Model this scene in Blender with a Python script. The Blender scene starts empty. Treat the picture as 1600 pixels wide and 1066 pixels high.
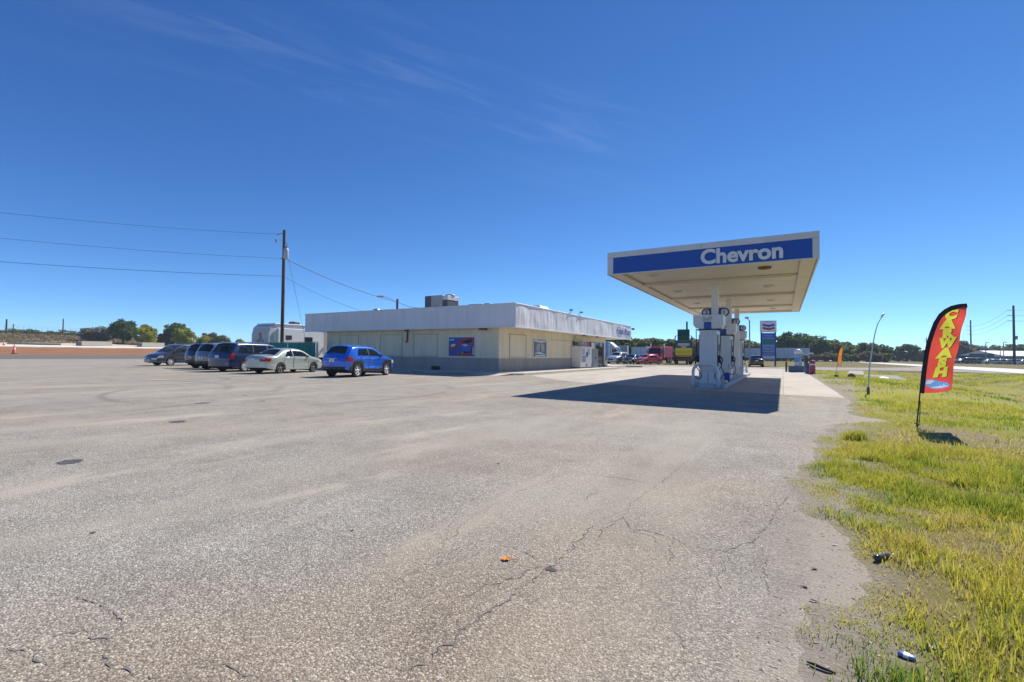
import bpy, bmesh, math, random
import numpy as np
from math import radians as R, sin, cos, pi, atan2, hypot
from mathutils import Vector, Matrix
random.seed(7); RNG = np.random.default_rng(7)
S = bpy.context.scene; COL = S.collection

# ---------------------------------------------------------------- node helpers
class NT:
    def __init__(s, nt): s.nt = nt; s.n = nt.nodes; s.l = nt.links
    def new(s, t, **k):
        n = s.n.new(t)
        for a, b in k.items(): setattr(n, a, b)
        return n
    def put(s, node, sock, v):
        i = node.inputs[sock]
        if hasattr(v, 'is_output'): s.l.new(v, i)
        elif isinstance(v, (tuple, list)) and len(v) == 3 and i.type == 'RGBA': i.default_value = (*v, 1)
        else: i.default_value = v
    def math(s, op, a, b=0.0, c=None, clamp=False):
        n = s.new('ShaderNodeMath', operation=op, use_clamp=clamp)
        s.put(n, 0, a); s.put(n, 1, b)
        if c is not None: s.put(n, 2, c)
        return n.outputs[0]
    def mix(s, f, a, b, mode='MIX'):
        n = s.new('ShaderNodeMix', data_type='RGBA', blend_type=mode)
        s.put(n, 0, f); s.put(n, 6, a); s.put(n, 7, b)
        return n.outputs[2]
    def ramp(s, f, stops):
        n = s.new('ShaderNodeValToRGB'); s.put(n, 0, f)
        e = n.color_ramp.elements
        while len(e) < len(stops): e.new(.5)
        for el, (p, c) in zip(e, stops):
            el.position = p; el.color = (*c, 1) if isinstance(c, (tuple, list)) else (c, c, c, 1)
        return n.outputs[0]
    def smooth(s, f, a, b):
        n = s.new('ShaderNodeMapRange', interpolation_type='SMOOTHSTEP'); s.put(n, 0, f); s.put(n, 1, a); s.put(n, 2, b)
        return n.outputs[0]
    def pos(s, scale=None, obj=False, off=(0, 0, 0), rot=0):
        if obj: o = s.new('ShaderNodeTexCoord').outputs['Object']
        else: o = s.new('ShaderNodeNewGeometry').outputs['Position']
        if scale is not None:
            m = s.new('ShaderNodeMapping'); s.put(m, 0, o)
            m.inputs['Scale'].default_value = scale if isinstance(scale, (tuple, list)) else (scale,)*3
            m.inputs['Location'].default_value = off; m.inputs['Rotation'].default_value = (0, 0, rot)
            o = m.outputs[0]
        return o
    def noise(s, vec, scale=1, detail=4, rough=.55, dist=0.0):
        n = s.new('ShaderNodeTexNoise'); s.put(n, 'Vector', vec)
        n.inputs['Scale'].default_value = scale; n.inputs['Detail'].default_value = detail
        n.inputs['Roughness'].default_value = rough; n.inputs['Distortion'].default_value = dist
        return n.outputs['Fac']
    def voro(s, vec, scale, feat='F1', out='Distance', rnd=1.0):
        n = s.new('ShaderNodeTexVoronoi', feature=feat); s.put(n, 'Vector', vec)
        n.inputs['Scale'].default_value = scale; n.inputs['Randomness'].default_value = rnd
        return n.outputs[out]
    def bump(s, h, st, dist=.01):
        n = s.new('ShaderNodeBump'); n.inputs['Strength'].default_value = st; n.inputs['Distance'].default_value = dist
        s.put(n, 'Height', h); return n.outputs[0]

def newmat(name):
    m = bpy.data.materials.new(name); m.use_nodes = True
    t = NT(m.node_tree); b = t.n['Principled BSDF']
    return m, t, b

def M(name, col, rough=.6, metal=0, var=.0, vs=2.0, bump=0, bs=60, coat=0, spec=.5, obj=True):
    m, t, b = newmat(name)
    b.inputs['Roughness'].default_value = rough; b.inputs['Metallic'].default_value = metal
    b.inputs['Specular IOR Level'].default_value = spec
    if coat: b.inputs['Coat Weight'].default_value = coat; b.inputs['Coat Roughness'].default_value = .05
    if var:
        f = t.noise(t.pos(vs, obj), 1, 6, .65)
        lo = tuple(c*(1-var) for c in col); hi = tuple(min(1, c*(1+var)) for c in col)
        t.put(b, 'Base Color', t.ramp(f, [(.3, lo), (.7, hi)]))
    else: b.inputs['Base Color'].default_value = (*col, 1)
    if bump: t.put(b, 'Normal', t.bump(t.noise(t.pos(bs, obj), 1, 3), bump))
    return m

def leafmat(name, cols, trans=.35):
    m, t, b = newmat(name)
    a = t.new('ShaderNodeAttribute'); a.attribute_name = 'tint'
    n = len(cols); c = t.ramp(a.outputs['Fac'], [(i/(n-1), k) for i, k in enumerate(cols)])
    b.inputs['Roughness'].default_value = .6; b.inputs['Specular IOR Level'].default_value = .25
    t.put(b, 'Base Color', c)
    tr = t.new('ShaderNodeBsdfTranslucent'); t.put(tr, 'Color', t.mix(.5, c, c, 'MIX'))
    mx = t.new('ShaderNodeMixShader'); mx.inputs[0].default_value = trans
    t.l.new(b.outputs[0], mx.inputs[1]); t.l.new(tr.outputs[0], mx.inputs[2])
    t.l.new(mx.outputs[0], t.n['Material Output'].inputs[0])
    return m

# ---------------------------------------------------------------- mesh helpers
class MB:
    def __init__(s): s.v = []; s.f = []; s.sm = []; s.tint = None
    def add(s, vs, fs, smooth=False):
        o = len(s.v); s.v += [tuple(v) for v in vs]
        s.f += [tuple(i+o for i in f) for f in fs]; s.sm += [smooth]*len(fs)
        return s
    def box(s, c, d, bev=0.0, rz=0):
        x, y, z = (q/2 for q in d); b = min(bev, x*.98, y*.98, z*.98)
        if b <= 0:
            vs = [(i*x, j*y, k*z) for i in (-1, 1) for j in (-1, 1) for k in (-1, 1)]
            fs = [(0, 1, 3, 2), (4, 6, 7, 5), (0, 4, 5, 1), (2, 3, 7, 6), (0, 2, 6, 4), (1, 5, 7, 3)]
        else:
            vs = []; ix = {}
            for i in (-1, 1):
                for j in (-1, 1):
                    for k in (-1, 1):
                        for a in range(3):
                            q = [i*(x-b), j*(y-b), k*(z-b)]; q[a] = (i*x, j*y, k*z)[a]
                            ix[(i, j, k, a)] = len(vs); vs.append(tuple(q))
            fs = []
            for a in range(3):
                o = [q for q in range(3) if q != a]
                for sg in (-1, 1):
                    f = []
                    for p, q in ((-1, -1), (1, -1), (1, 1), (-1, 1)):
                        t = [0, 0, 0]; t[a] = sg; t[o[0]] = p; t[o[1]] = q; f.append(ix[(*t, a)])
                    fs.append(tuple(f))
            for a in range(3):
                o = [q for q in range(3) if q != a]
                for p in (-1, 1):
                    for q in (-1, 1):
                        f = []
                        for sg, w in ((-1, o[0]), (1, o[0]), (1, o[1]), (-1, o[1])):
                            t = [0, 0, 0]; t[a] = sg; t[o[0]] = p; t[o[1]] = q; f.append(ix[(*t, w)])
                        fs.append(tuple(f))
            for i in (-1, 1):
                for j in (-1, 1):
                    for k in (-1, 1): fs.append(tuple(ix[(i, j, k, a)] for a in range(3)))
        cr, sr = cos(rz), sin(rz)
        s.add([(c[0]+v[0]*cr-v[1]*sr, c[1]+v[0]*sr+v[1]*cr, c[2]+v[2]) for v in vs], fs)
        return s
    def b2(s, x0, x1, y0, y1, z0, z1, bev=0.0):
        return s.box(((x0+x1)/2, (y0+y1)/2, (z0+z1)/2), (abs(x1-x0), abs(y1-y0), abs(z1-z0)), bev)
    def tube(s, pts, r, n=8, cap=True):
        pts = [Vector(p) for p in pts]; rs = r if isinstance(r, (list, tuple)) else [r]*len(pts)
        vs = []; fs = []; N = None
        for i, p in enumerate(pts):
            t = (pts[min(i+1, len(pts)-1)] - pts[max(i-1, 0)]).normalized()
            if N is None: N = t.orthogonal().normalized()
            else: N = (N - t*N.dot(t)).normalized()
            B = t.cross(N)
            for k in range(n):
                a = 2*pi*k/n; vs.append(p + (N*cos(a)+B*sin(a))*rs[i])
        for i in range(len(pts)-1):
            for k in range(n): fs.append((i*n+k, i*n+(k+1) % n, (i+1)*n+(k+1) % n, (i+1)*n+k))
        s.add(vs, fs, True)
        if cap: s.add(vs[:n], [tuple(range(n))[::-1]]); s.add(vs[-n:], [tuple(range(n))])
        return s
    def lathe(s, prof, o=(0, 0, 0), axis='z', n=20, smooth=True):
        vs = []; fs = []
        for r, h in prof:
            for k in range(n):
                a = 2*pi*k/n; u, w = r*cos(a), r*sin(a)
                v = {'z': (u, w, h), 'x': (h, u, w), 'y': (w, h, u)}[axis]
                vs.append((v[0]+o[0], v[1]+o[1], v[2]+o[2]))
        for i in range(len(prof)-1):
            for k in range(n): fs.append((i*n+k, i*n+(k+1) % n, (i+1)*n+(k+1) % n, (i+1)*n+k))
        return s.add(vs, fs, smooth)
    def cyl(s, a, b, r, n=14, r2=None):
        a = Vector(a); b = Vector(b)
        return s.tube([a, b], [r, r if r2 is None else r2], n)
    def prism(s, poly, a0, a1, ax='z'):   # polygon extruded along an axis
        n = len(poly)
        def q(p, h): return {'z': (p[0], p[1], h), 'y': (p[0], h, p[1]), 'x': (h, p[0], p[1])}[ax]
        vs = [q(p, a0) for p in poly]+[q(p, a1) for p in poly]
        fs = [tuple(range(n))[::-1], tuple(range(n, 2*n))]+[(i, (i+1) % n, n+(i+1) % n, n+i) for i in range(n)]
        return s.add(vs, fs)
    def build(s, name, mat, parent=None, loc=None):
        me = bpy.data.meshes.new(name); me.from_pydata(s.v, [], s.f); me.update()
        bm = bmesh.new(); bm.from_mesh(me); bmesh.ops.recalc_face_normals(bm, faces=bm.faces); bm.to_mesh(me); bm.free()
        me.polygons.foreach_set('use_smooth', s.sm); me.materials.append(mat)
        return link(name, me, parent, loc)

def link(name, me, parent=None, loc=None):
    o = bpy.data.objects.new(name, me); COL.objects.link(o)
    if parent: o.parent = parent
    if loc is not None: o.location = loc
    return o
def rawmesh(name, V, F, mat, parent=None, tint=None, smooth=False, k=None):
    """fast mesh from numpy; F faces all with k corners (or a list of arrays of mixed size)"""
    me = bpy.data.meshes.new(name); Fs = F if isinstance(F, list) else [F]
    me.vertices.add(len(V)); me.vertices.foreach_set('co', np.ascontiguousarray(V, np.float32).ravel())
    nl = sum(f.size for f in Fs); npo = sum(len(f) for f in Fs)
    me.loops.add(nl); me.polygons.add(npo)
    me.loops.foreach_set('vertex_index', np.concatenate([f.ravel() for f in Fs]).astype(np.int32))
    tot = np.concatenate([np.full(len(f), f.shape[1], np.int32) for f in Fs])
    me.polygons.foreach_set('loop_start', np.concatenate([[0], np.cumsum(tot)[:-1]]).astype(np.int32))
    me.polygons.foreach_set('loop_total', tot)
    if smooth: me.polygons.foreach_set('use_smooth', np.ones(npo, bool))
    me.update(calc_edges=True)
    if tint is not None:
        a = me.attributes.new('tint', 'FLOAT', 'FACE'); a.data.foreach_set('value', np.ascontiguousarray(tint, np.float32))
    me.materials.append(mat)
    return link(name, me, parent)
def tag(o, label=None, cat=None, group=None, kind=None):
    if label: o['label'] = label
    if cat: o['category'] = cat
    if group: o['group'] = group
    if kind: o['kind'] = kind
    return o
def thing(name, label, cat, loc=(0, 0, 0), rz=0, group=None):
    o = bpy.data.objects.new(name, None); COL.objects.link(o); o.location = loc; o.rotation_euler = (0, 0, rz)
    o.empty_display_size = .2
    return tag(o, label, cat, group)
def copy_tree(o, parent=None, loc=None, rz=None, label=None, scale=None):
    c = o.copy(); COL.objects.link(c)
    if parent: c.parent = parent
    if loc is not None: c.location = loc
    if rz is not None: c.rotation_euler = (0, 0, rz)
    if label: c['label'] = label
    if scale: c.scale = scale if isinstance(scale, (tuple, list)) else (scale,)*3
    for ch in KIDS.get(o.name, None) or [q for q in COL.objects if q.parent == o]: copy_tree(ch, c)
    return c
KIDS = {}
def text(name, s, size, mat, loc, rot, parent, depth=.01, bold=0.0, sx=1, shear=0, align='CENTER', space=1):
    cu = bpy.data.curves.new('t', 'FONT'); cu.body = s; cu.size = size; cu.extrude = depth; cu.offset = bold
    cu.align_x = align; cu.align_y = 'CENTER'; cu.shear = shear; cu.resolution_u = 4; cu.space_character = space
    tmp = bpy.data.objects.new('t', cu); COL.objects.link(tmp)
    dg = bpy.context.evaluated_depsgraph_get(); me = bpy.data.meshes.new_from_object(tmp.evaluated_get(dg))
    bpy.data.objects.remove(tmp); me.name = name; me.materials.clear(); me.materials.append(mat)
    o = link(name, me, parent, loc); o.rotation_euler = rot; o.scale = (sx, 1, 1)
    return o

def hash2(i, j, sd):
    h = (i.astype(np.int64)*374761393 + j.astype(np.int64)*668265263 + sd*974711) & 0xffffffff
    h = ((h ^ (h >> 13))*1274126177) & 0xffffffff
    return ((h ^ (h >> 16)) & 0xffff)/65535.0
def vnoise(x, y, sd=0):
    x = np.asarray(x, float); y = np.asarray(y, float)
    i = np.floor(x); j = np.floor(y); u = x-i; v = y-j; u = u*u*(3-2*u); v = v*v*(3-2*v)
    return (hash2(i, j, sd)*(1-u)+hash2(i+1, j, sd)*u)*(1-v)+(hash2(i, j+1, sd)*(1-u)+hash2(i+1, j+1, sd)*u)*v
def fbm(x, y, sd=0, o=4):
    t = 0; a = .5; x = np.asarray(x, float); y = np.asarray(y, float)
    for k in range(o): t = t+a*vnoise(x, y, sd+k); x = x*2.03+11.3; y = y*2.03+5.7; a *= .5
    return t/(1-.5**o)

# ---------------------------------------------------------------- camera, light, sky
cam_d = bpy.data.cameras.new('camera'); cam = bpy.data.objects.new('camera', cam_d); COL.objects.link(cam); S.camera = cam
cam_d.lens = 712.7/1600*36; cam_d.sensor_width = 36; cam_d.sensor_fit = 'HORIZONTAL'; cam_d.clip_end = 5000; cam_d.clip_start = .05
yaw, pit, rol = R(30.72), R(1.62), R(.68)
fw = Vector((-sin(yaw)*cos(pit), cos(yaw)*cos(pit), sin(pit))); rt = Vector((cos(yaw), sin(yaw), 0)); up = rt.cross(fw)
rt2 = rt*cos(rol)+up*sin(rol); up2 = up*cos(rol)-rt*sin(rol)
cam.matrix_world = Matrix(((rt2.x, up2.x, -fw.x, 0), (rt2.y, up2.y, -fw.y, 0), (rt2.z, up2.z, -fw.z, 1.3), (0, 0, 0, 1)))

SUN = Vector((.25, .97, 1.0)).normalized()
sd = bpy.data.lights.new('sun', 'SUN'); sd.energy = 4.5; sd.angle = R(.53); sd.color = (1, .94, .85)
sun = bpy.data.objects.new('sun', sd); COL.objects.link(sun); sun.rotation_euler = SUN.to_track_quat('Z', 'Y').to_euler()
W = bpy.data.worlds.new('World'); S.world = W; W.use_nodes = True; wt = NT(W.node_tree)
sky = wt.new('ShaderNodeTexSky', sky_type='NISHITA'); sky.sun_disc = False
sky.sun_elevation = math.asin(SUN.z); sky.sun_rotation = atan2(SUN.x, SUN.y); sky.altitude = 30
sky.air_density = .4; sky.dust_density = 0.0; sky.ozone_density = 6.0
sc_ = wt.new('ShaderNodeSeparateColor'); wt.put(sc_, 0, sky.outputs[0]); cc_ = wt.new('ShaderNodeCombineColor')
K_ = .12   # deep polarised blue of the photo's sky: per-channel contrast of the sky light itself
for ch, (g_, k_) in enumerate(((1.18, 1.10), (1.0, 1.07), (.76, 1.0))):
    v = wt.math('MULTIPLY', wt.math('POWER', wt.math('MULTIPLY', sc_.outputs[ch], K_), g_), k_/K_); wt.l.new(v, cc_.inputs[ch])
# a faint band of cirrus high in the sky, given by world directions
tcw = wt.new('ShaderNodeTexCoord').outputs['Generated']
def dotv(v):
    q = wt.new('ShaderNodeVectorMath', operation='DOT_PRODUCT'); wt.put(q, 0, tcw); q.inputs[1].default_value = v; return q.outputs['Value']
dn, da, dm = dotv((-0.4561, 0.2469, -0.8550)), dotv((0.6259, 0.7720, -0.1109)), dotv((-0.6327, 0.5857, 0.5066))
cvw = wt.new('ShaderNodeCombineXYZ'); wt.put(cvw, 0, wt.math('MULTIPLY', da, 1.6)); wt.put(cvw, 1, wt.math('MULTIPLY', dn, 13.0))
ci = wt.smooth(wt.noise(cvw.outputs[0], 2.6, 8, .62, .5), .42, .72)
bnd = wt.math('MULTIPLY', wt.smooth(wt.math('ABSOLUTE', wt.math('ADD', dn, .01)), .15, .0), wt.smooth(dm, .80, .93))
skc = wt.mix(wt.math('MULTIPLY', wt.math('MULTIPLY', ci, bnd), .045), cc_.outputs[0], (5.5, 6.3, 7.4))
bg = wt.n['Background']; wt.put(bg, 'Color', skc); bg.inputs['Strength'].default_value = .123
S.view_settings.view_transform = 'Standard'; S.view_settings.look = 'None'; S.view_settings.exposure = 0.45; S.view_settings.gamma = 1
S.render.engine = 'CYCLES'; S.cycles.max_bounces = 6; S.cycles.transparent_max_bounces = 6; S.cycles.caustics_reflective = False
# ---------------------------------------------------------------- setting: ground, lot, roads, verge
EDGE = np.array([(-30, .1), (0, .1), (2.1, .08), (2.9, .12), (3.2, .33), (4.2, .36), (4.7, .10), (5.5, .06), (6.5, .16), (8.6, .48), (12, 1.15), (17.5, 1.74), (40, 1.72), (60, 1.7)])
def edge_x(y): return np.interp(y, EDGE[:, 0], EDGE[:, 1])
HX = np.array([-900, -420, -300, -225, -165, -150, -147, -138, -129, -126, 60, 120, 300, 900.])
HZ = np.array([9.5, 9, 8.3, 7.0, 3.0, 2.0, 1.5, .5, .05, 0, 0, .45, .8, 1.0])
def gz(x, y):
    z = np.interp(x, HX, HZ)
    k = np.interp(y, [-100, 45, 110, 300], [1, 1, .72, .35])
    z = np.where(x < -150, 2+(z-2)*k, z)
    z = z + np.where(x < -150, (fbm(x/14, y/14, 3)-.5)*.7, 0)
    return z
gx = np.unique(np.concatenate([np.linspace(-850, -430, 8), np.linspace(-420, -170, 50), np.linspace(-168, -124, 60), np.linspace(-120, -2, 24), np.linspace(0, 60, 24), np.linspace(64, 300, 30), np.linspace(330, 850, 8)]))
gy = np.unique(np.concatenate([np.linspace(-500, -60, 12), np.linspace(-50, 66, 59), np.linspace(70, 300, 60), np.linspace(330, 850, 10)]))
X, Y = np.meshgrid(gx, gy)
Z = gz(X, Y)-.012
Z = np.where((X > -125.5) & (X < 1) & (Y > -40) & (Y < 66), -.06, Z)
Z = np.where((X > -.5) & (X < 18.9) & (Y > -48) & (Y < 57.5), -1.2, Z)
def gridmesh(name, X, Y, Z, mat):
    n, m = X.shape; V = np.stack([X, Y, Z], -1).reshape(-1, 3)
    i = np.arange(n*m).reshape(n, m)
    F = np.stack([i[:-1, :-1], i[:-1, 1:], i[1:, 1:], i[1:, :-1]], -1).reshape(-1, 4)
    return rawmesh(name, V, F, mat, smooth=True)

# distant ground: dry grass, brown hill, sand berm, red clay bank (each a real band of soil)
m, t, b = newmat('dry_ground'); g = m; b.inputs['Roughness'].default_value = .95; b.inputs['Specular IOR Level'].default_value = .1
px = t.new('ShaderNodeSeparateXYZ'); t.put(px, 0, t.pos())
wob = t.math('MULTIPLY_ADD', t.noise(t.pos((.15, .15, .15)), 1, 5), 9.0, -4.5)
xx = t.math('ADD', px.outputs[0], wob); xs = t.math('MULTIPLY_ADD', t.noise(t.pos(.3), 1, 3), 1.6, t.math('ADD', px.outputs[0], -.8))
nz = t.noise(t.pos(.35), 1, 8, .7); nf = t.noise(t.pos(3.0), 1, 6, .7)
grass = t.mix(t.smooth(nz, .4, .64), t.ramp(nf, [(.3, (.10, .12, .03)), (.7, (.20, .19, .055))]), t.ramp(nf, [(.3, (.17, .12, .07)), (.7, (.27, .20, .12))]))
brown = t.ramp(t.noise(t.pos((.5, .5, 1.5)), 1, 8, .75), [(.25, (.14, .10, .055)), (.5, (.28, .20, .115)), (.7, (.38, .29, .16)), (.9, (.21, .21, .09))])
sand = t.ramp(nf, [(.3, (.50, .42, .27)), (.7, (.66, .58, .42))])
clay = t.ramp(t.noise(t.pos((.8, .25, 1)), 1, 6), [(.3, (.25, .115, .055)), (.7, (.36, .18, .09))])
c = t.mix(t.smooth(xx, -162, -168), grass, brown)
c = t.mix(t.math('MULTIPLY', t.smooth(xx, -169, -166), t.smooth(px.outputs[0], -120, -124)), c, sand)
c = t.mix(t.math('MULTIPLY', t.smooth(xs, -147.4, -147), t.smooth(px.outputs[0], -120, -124)), c, clay)
t.put(b, 'Base Color', c); t.put(b, 'Normal', t.bump(nf, .6, .1))
tag(gridmesh('ground', X, Y, Z, g), kind='structure')

# asphalt: pale worn aggregate, sand streaks, tyre arcs
def asphalt(name, k=1.0, tint=(1, 1, 1), marks=True):
    m, t, b = newmat(name); P = t.pos(); b.inputs['Specular IOR Level'].default_value = .2
    sep = t.new('ShaderNodeSeparateXYZ'); t.put(sep, 0, P); x, y = sep.outputs[0], sep.outputs[1]
    wv = t.new('ShaderNodeVectorMath', operation='ADD'); t.put(wv, 0, P)
    nn = t.new('ShaderNodeTexNoise'); nn.inputs['Scale'].default_value = 30; t.put(nn, 0, P); sc = t.new('ShaderNodeVectorMath', operation='SCALE'); t.put(sc, 0, nn.outputs['Color']); sc.inputs['Scale'].default_value = .015
    t.put(wv, 1, sc.outputs[0]); PW = wv.outputs[0]
    st = t.voro(PW, 105, out='Color'); sh = t.new('ShaderNodeSeparateColor'); t.put(sh, 0, st)
    ds = t.voro(PW, 105); ds2 = t.noise(t.pos(40), 1, 4, .6)
    val = t.math('MULTIPLY_ADD', sh.outputs[0], .9, .1)
    stone = t.ramp(val, [(.0, (.205, .19, .17)), (.5, (.345, .322, .287)), (.85, (.45, .425, .375)), (1, (.68, .65, .565))])
    gap = t.smooth(ds, .42, .78)
    base = t.mix(t.math('MULTIPLY', gap, .75), stone, (.125, .118, .11))
    big = t.noise(t.pos(.22, off=(3, 9, 0)), 1, 6, .6); mid = t.noise(t.pos(1.3), 1, 6, .65)
    base = t.mix(t.smooth(big, .4, .66), base, t.mix(.75, base, (1.03, .95, .86), 'MULTIPLY'))
    base = t.mix(1, base, t.ramp(mid, [(.25, .78), (.5, 1.0), (.75, 1.16)]), 'MULTIPLY')
    dirt = t.noise(t.pos((.55, .12, 1), rot=.25), 1, 7, .6)
    base = t.mix(t.math('MULTIPLY', t.smooth(dirt, .46, .68), .55), base, (.44, .395, .325))
    base = t.mix(t.math('MULTIPLY', t.smooth(t.noise(t.pos((.35, .09, 1), rot=.15, off=(7, 2, 0)), 1, 7, .62), .54, .72), .38), base, (.15, .13, .115))
    if marks:
        sand = t.noise(t.pos((1.05, .16, 1), rot=.10, off=(1.3, .4, 0)), 1, 8, .66)
        for a0, b0, y0, y1, w_ in ((-5.65, -.25, .6, 4.6, .34), (-4.25, .19, 1.9, 4.9, .20), (-5.6, .12, 4.6, 7.6, .3), (-8.4, .3, 5.2, 9.5, .4), (-10.5, .1, 2.5, 6, .5)):
            dd = t.math('ABSOLUTE', t.math('SUBTRACT', t.math('ADD', x, t.math('MULTIPLY_ADD', mid, .5, -.25)), t.math('MULTIPLY_ADD', y, b0, a0)))
            sk = t.math('MULTIPLY', t.math('MULTIPLY', t.smooth(dd, w_, w_*.15), t.smooth(t.noise(t.pos((2.2, .9, 1), off=(a0, 0, 0)), 1, 7, .7), .40, .62)), t.math('MULTIPLY', t.smooth(y, y0, y0+.8), t.smooth(y, y1, y1-1.2)))
            base = t.mix(t.math('MULTIPLY', sk, .7), base, (.47, .42, .35))
        sm = t.math('MULTIPLY', t.smooth(sand, .56, .70), t.math('MULTIPLY', t.smooth(y, 0.8, 2.8), t.smooth(y, 26, 9)))
        base = t.mix(t.math('MULTIPLY', sm, .72), base, t.ramp(t.noise(t.pos(25), 1, 3), [(.3, (.40, .345, .27)), (.7, (.53, .46, .37))]))
        # brownish worn wheel path in front of the camera
        wp = t.math('MULTIPLY', t.smooth(t.math('ABSOLUTE', t.math('ADD', x, t.math('MULTIPLY_ADD', y, -.42, 2.2))), 1.5, .2), t.smooth(y, 7, 2))
        base = t.mix(t.math('MULTIPLY', wp, .55), base, t.mix(1, base, (.86, .78, .70), 'MULTIPLY'))
        # turning tyre marks
        for cx, cy, r0, w in ((-20, 3, 6.6, .22), (-20, 3, 8.2, .2), (-24, 7.5, 4.4, .18), (-14.5, 10, 5.2, .15), (-33, 8, 9, .3), (-33, 8, 10.6, .25)):
            d = t.math('SQRT', t.math('ADD', t.math('POWER', t.math('ADD', x, -cx), 2), t.math('POWER', t.math('ADD', y, -cy), 2)))
            k_ = t.math('MULTIPLY', t.smooth(t.math('ABSOLUTE', t.math('ADD', d, -r0)), w*1.3, 0), t.smooth(t.noise(t.pos(.25, off=(cx, 0, 0)), 1, 4), .40, .58))
            base = t.mix(t.math('MULTIPLY', k_, .42), base, (.13, .12, .105))
        # sandy shoulder drifting in from the verge
        ex = t.math('ADD', x, t.math('MULTIPLY', y, -.10)); e2 = t.math('ADD', ex, t.math('MULTIPLY_ADD', t.noise(t.pos((2, .7, 1)), 1, 6, .7), .9, -.45))
        base = t.mix(t.math('MULTIPLY', t.smooth(e2, -.65, .05), t.math('MULTIPLY', t.smooth(y, 17, 11), .8)), base, t.ramp(t.noise(t.pos(60), 1, 4, .7), [(.3, (.29, .255, .21)), (.7, (.42, .375, .315))]))
        # rut of pressed tyre tread in the sand
        rut = t.math('MULTIPLY', t.smooth(t.noise(t.pos(2.5), 1, 4), .42, .6), t.smooth(t.math('ABSOLUTE', t.math('ADD', ex, .3)), .11, .05))
        tr = t.math('SINE', t.math('MULTIPLY', y, 120)); base = t.mix(t.math('MULTIPLY', rut, t.math('MULTIPLY_ADD', t.smooth(tr, .2, .8), .22, .12)), base, (.13, .115, .10))
    base = t.mix(1, base, (1.03*k*tint[0], 1.01*k*tint[1], .965*k*tint[2]), 'MULTIPLY')
    t.put(b, 'Base Color', base); b.inputs['Roughness'].default_value = .9
    h = t.math('ADD', t.math('MULTIPLY', ds, -1.0), t.math('MULTIPLY', ds2, -.5))
    t.put(b, 'Normal', t.bump(h, .8, .005))
    return m
m_asph = asphalt('worn_asphalt'); m_asph2 = asphalt('dark_asphalt', .5, (.98, 1, 1.05), False); m_asph3 = asphalt('grey_asphalt', .95, (1, 1, 1.02), False)
lot = MB(); lot.add([(-125, -39, 0), (2.9, -39, 0), (2.9, 58.2, 0), (2.2, 62, 0), (0, 65.5, 0), (-125, 65.5, 0)], [(0, 1, 2, 3, 4, 5)])
lot = tag(lot.build('parking_lot', m_asph), kind='structure')
rd = MB(); rd.add([(-127.5, -300, .004), (-79, -300, .004), (-79, 5, .004), (-76, 30, .004), (-82, 65, .004), (-84, 400, .03), (-127.5, 400, .03)], [(0, 1, 2, 3, 4, 5, 6)])
tag(rd.build('road', m_asph2), kind='structure')
m_hw = M('pale_highway', (.62, .60, .56), .85, var=.08, vs=.4, obj=False)
hw = MB(); hw.add([(18.8, -300, .03), (28.2, -300, .03), (28.2, 92, .03), (26.6, 112, .03), (25.8, 140, .03), (24, 220, .03), (20, 420, .05), (13, 420, .05), (17.5, 220, .03), (19.2, 137, .03), (19.6, 100, .03)], [tuple(range(11))])
hwo = tag(hw.build('highway', m_hw), kind='structure')
ml = M('road_paint', (.78, .77, .72), .7, var=.12, vs=2, obj=False); my = M('yellow_road_paint', (.75, .52, .10), .7, var=.1, obj=False)
q = MB(); q.b2(19.3, 19.42, -60, 95, .034, .037); q.b2(27.6, 27.72, -60, 90, .034, .037); q.build('edge_line', ml, hwo)
q = MB(); q.b2(23.3, 23.42, -60, 100, .034, .037); q.build('centre_line', my, hwo)
sr = MB(); sr.add([(-.4, 57.8, .008), (2.4, 57.4, .008), (9.2, 61.5, .012), (13, 63, .016), (15.4, 62.4, .02), (18.9, 58, .022), (18.9, 97, .022), (15.7, 87, .018), (11.7, 79.5, .014), (5.6, 73.8, .012), (1.5, 74.5, .01), (-.4, 68, .008)], [tuple(range(12))])
tag(sr.build('side_road', m_asph3), kind='structure')

kb = MB()
ky = np.arange(-120, 160, 4.0)
kb.add([(x_, y_, float(gz(np.array(x_), np.array(y_)))+.06) for y_ in ky for x_ in (-149.6, -147.6)], [(2*i, 2*i+1, 2*i+3, 2*i+2) for i in range(len(ky)-1)])
tag(kb.build('kerb_strip', M('white_kerb', (.72, .70, .66), .8, var=.08, vs=.5, obj=False)), kind='structure')
# concrete forecourt with joints
m, t, b = newmat('forecourt_concrete'); P = t.pos(); b.inputs['Roughness'].default_value = .85
br = t.new('ShaderNodeTexBrick', offset=0.0); t.put(br, 'Vector', P); br.inputs['Scale'].default_value = 1; br.inputs['Brick Width'].default_value = 3.6; br.inputs['Row Height'].default_value = 3.2
br.inputs['Mortar Size'].default_value = .012; br.inputs['Color1'].default_value = (.45, .40, .33, 1); br.inputs['Color2'].default_value = (.49, .44, .365, 1); br.inputs['Mortar'].default_value = (.22, .2, .17, 1)
c = t.mix(1, br.outputs['Color'], t.ramp(t.noise(t.pos((.7, .25, 1)), 1, 8, .7), [(.25, .68), (.5, .98), (.8, 1.1)]), 'MULTIPLY')
c = t.mix(t.math('MULTIPLY', t.smooth(t.noise(t.pos(.8, off=(4, 4, 0)), 1, 6, .65), .55, .72), .4), c, (.26, .235, .20)); c = t.mix(1, c, t.ramp(t.noise(t.pos(70), 1, 2), [(.3, .88), (.7, 1.06)]), 'MULTIPLY')
t.put(b, 'Base Color', c); t.put(b, 'Normal', t.bump(t.noise(t.pos(90), 1, 3), .15)); m_pad = m
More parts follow.
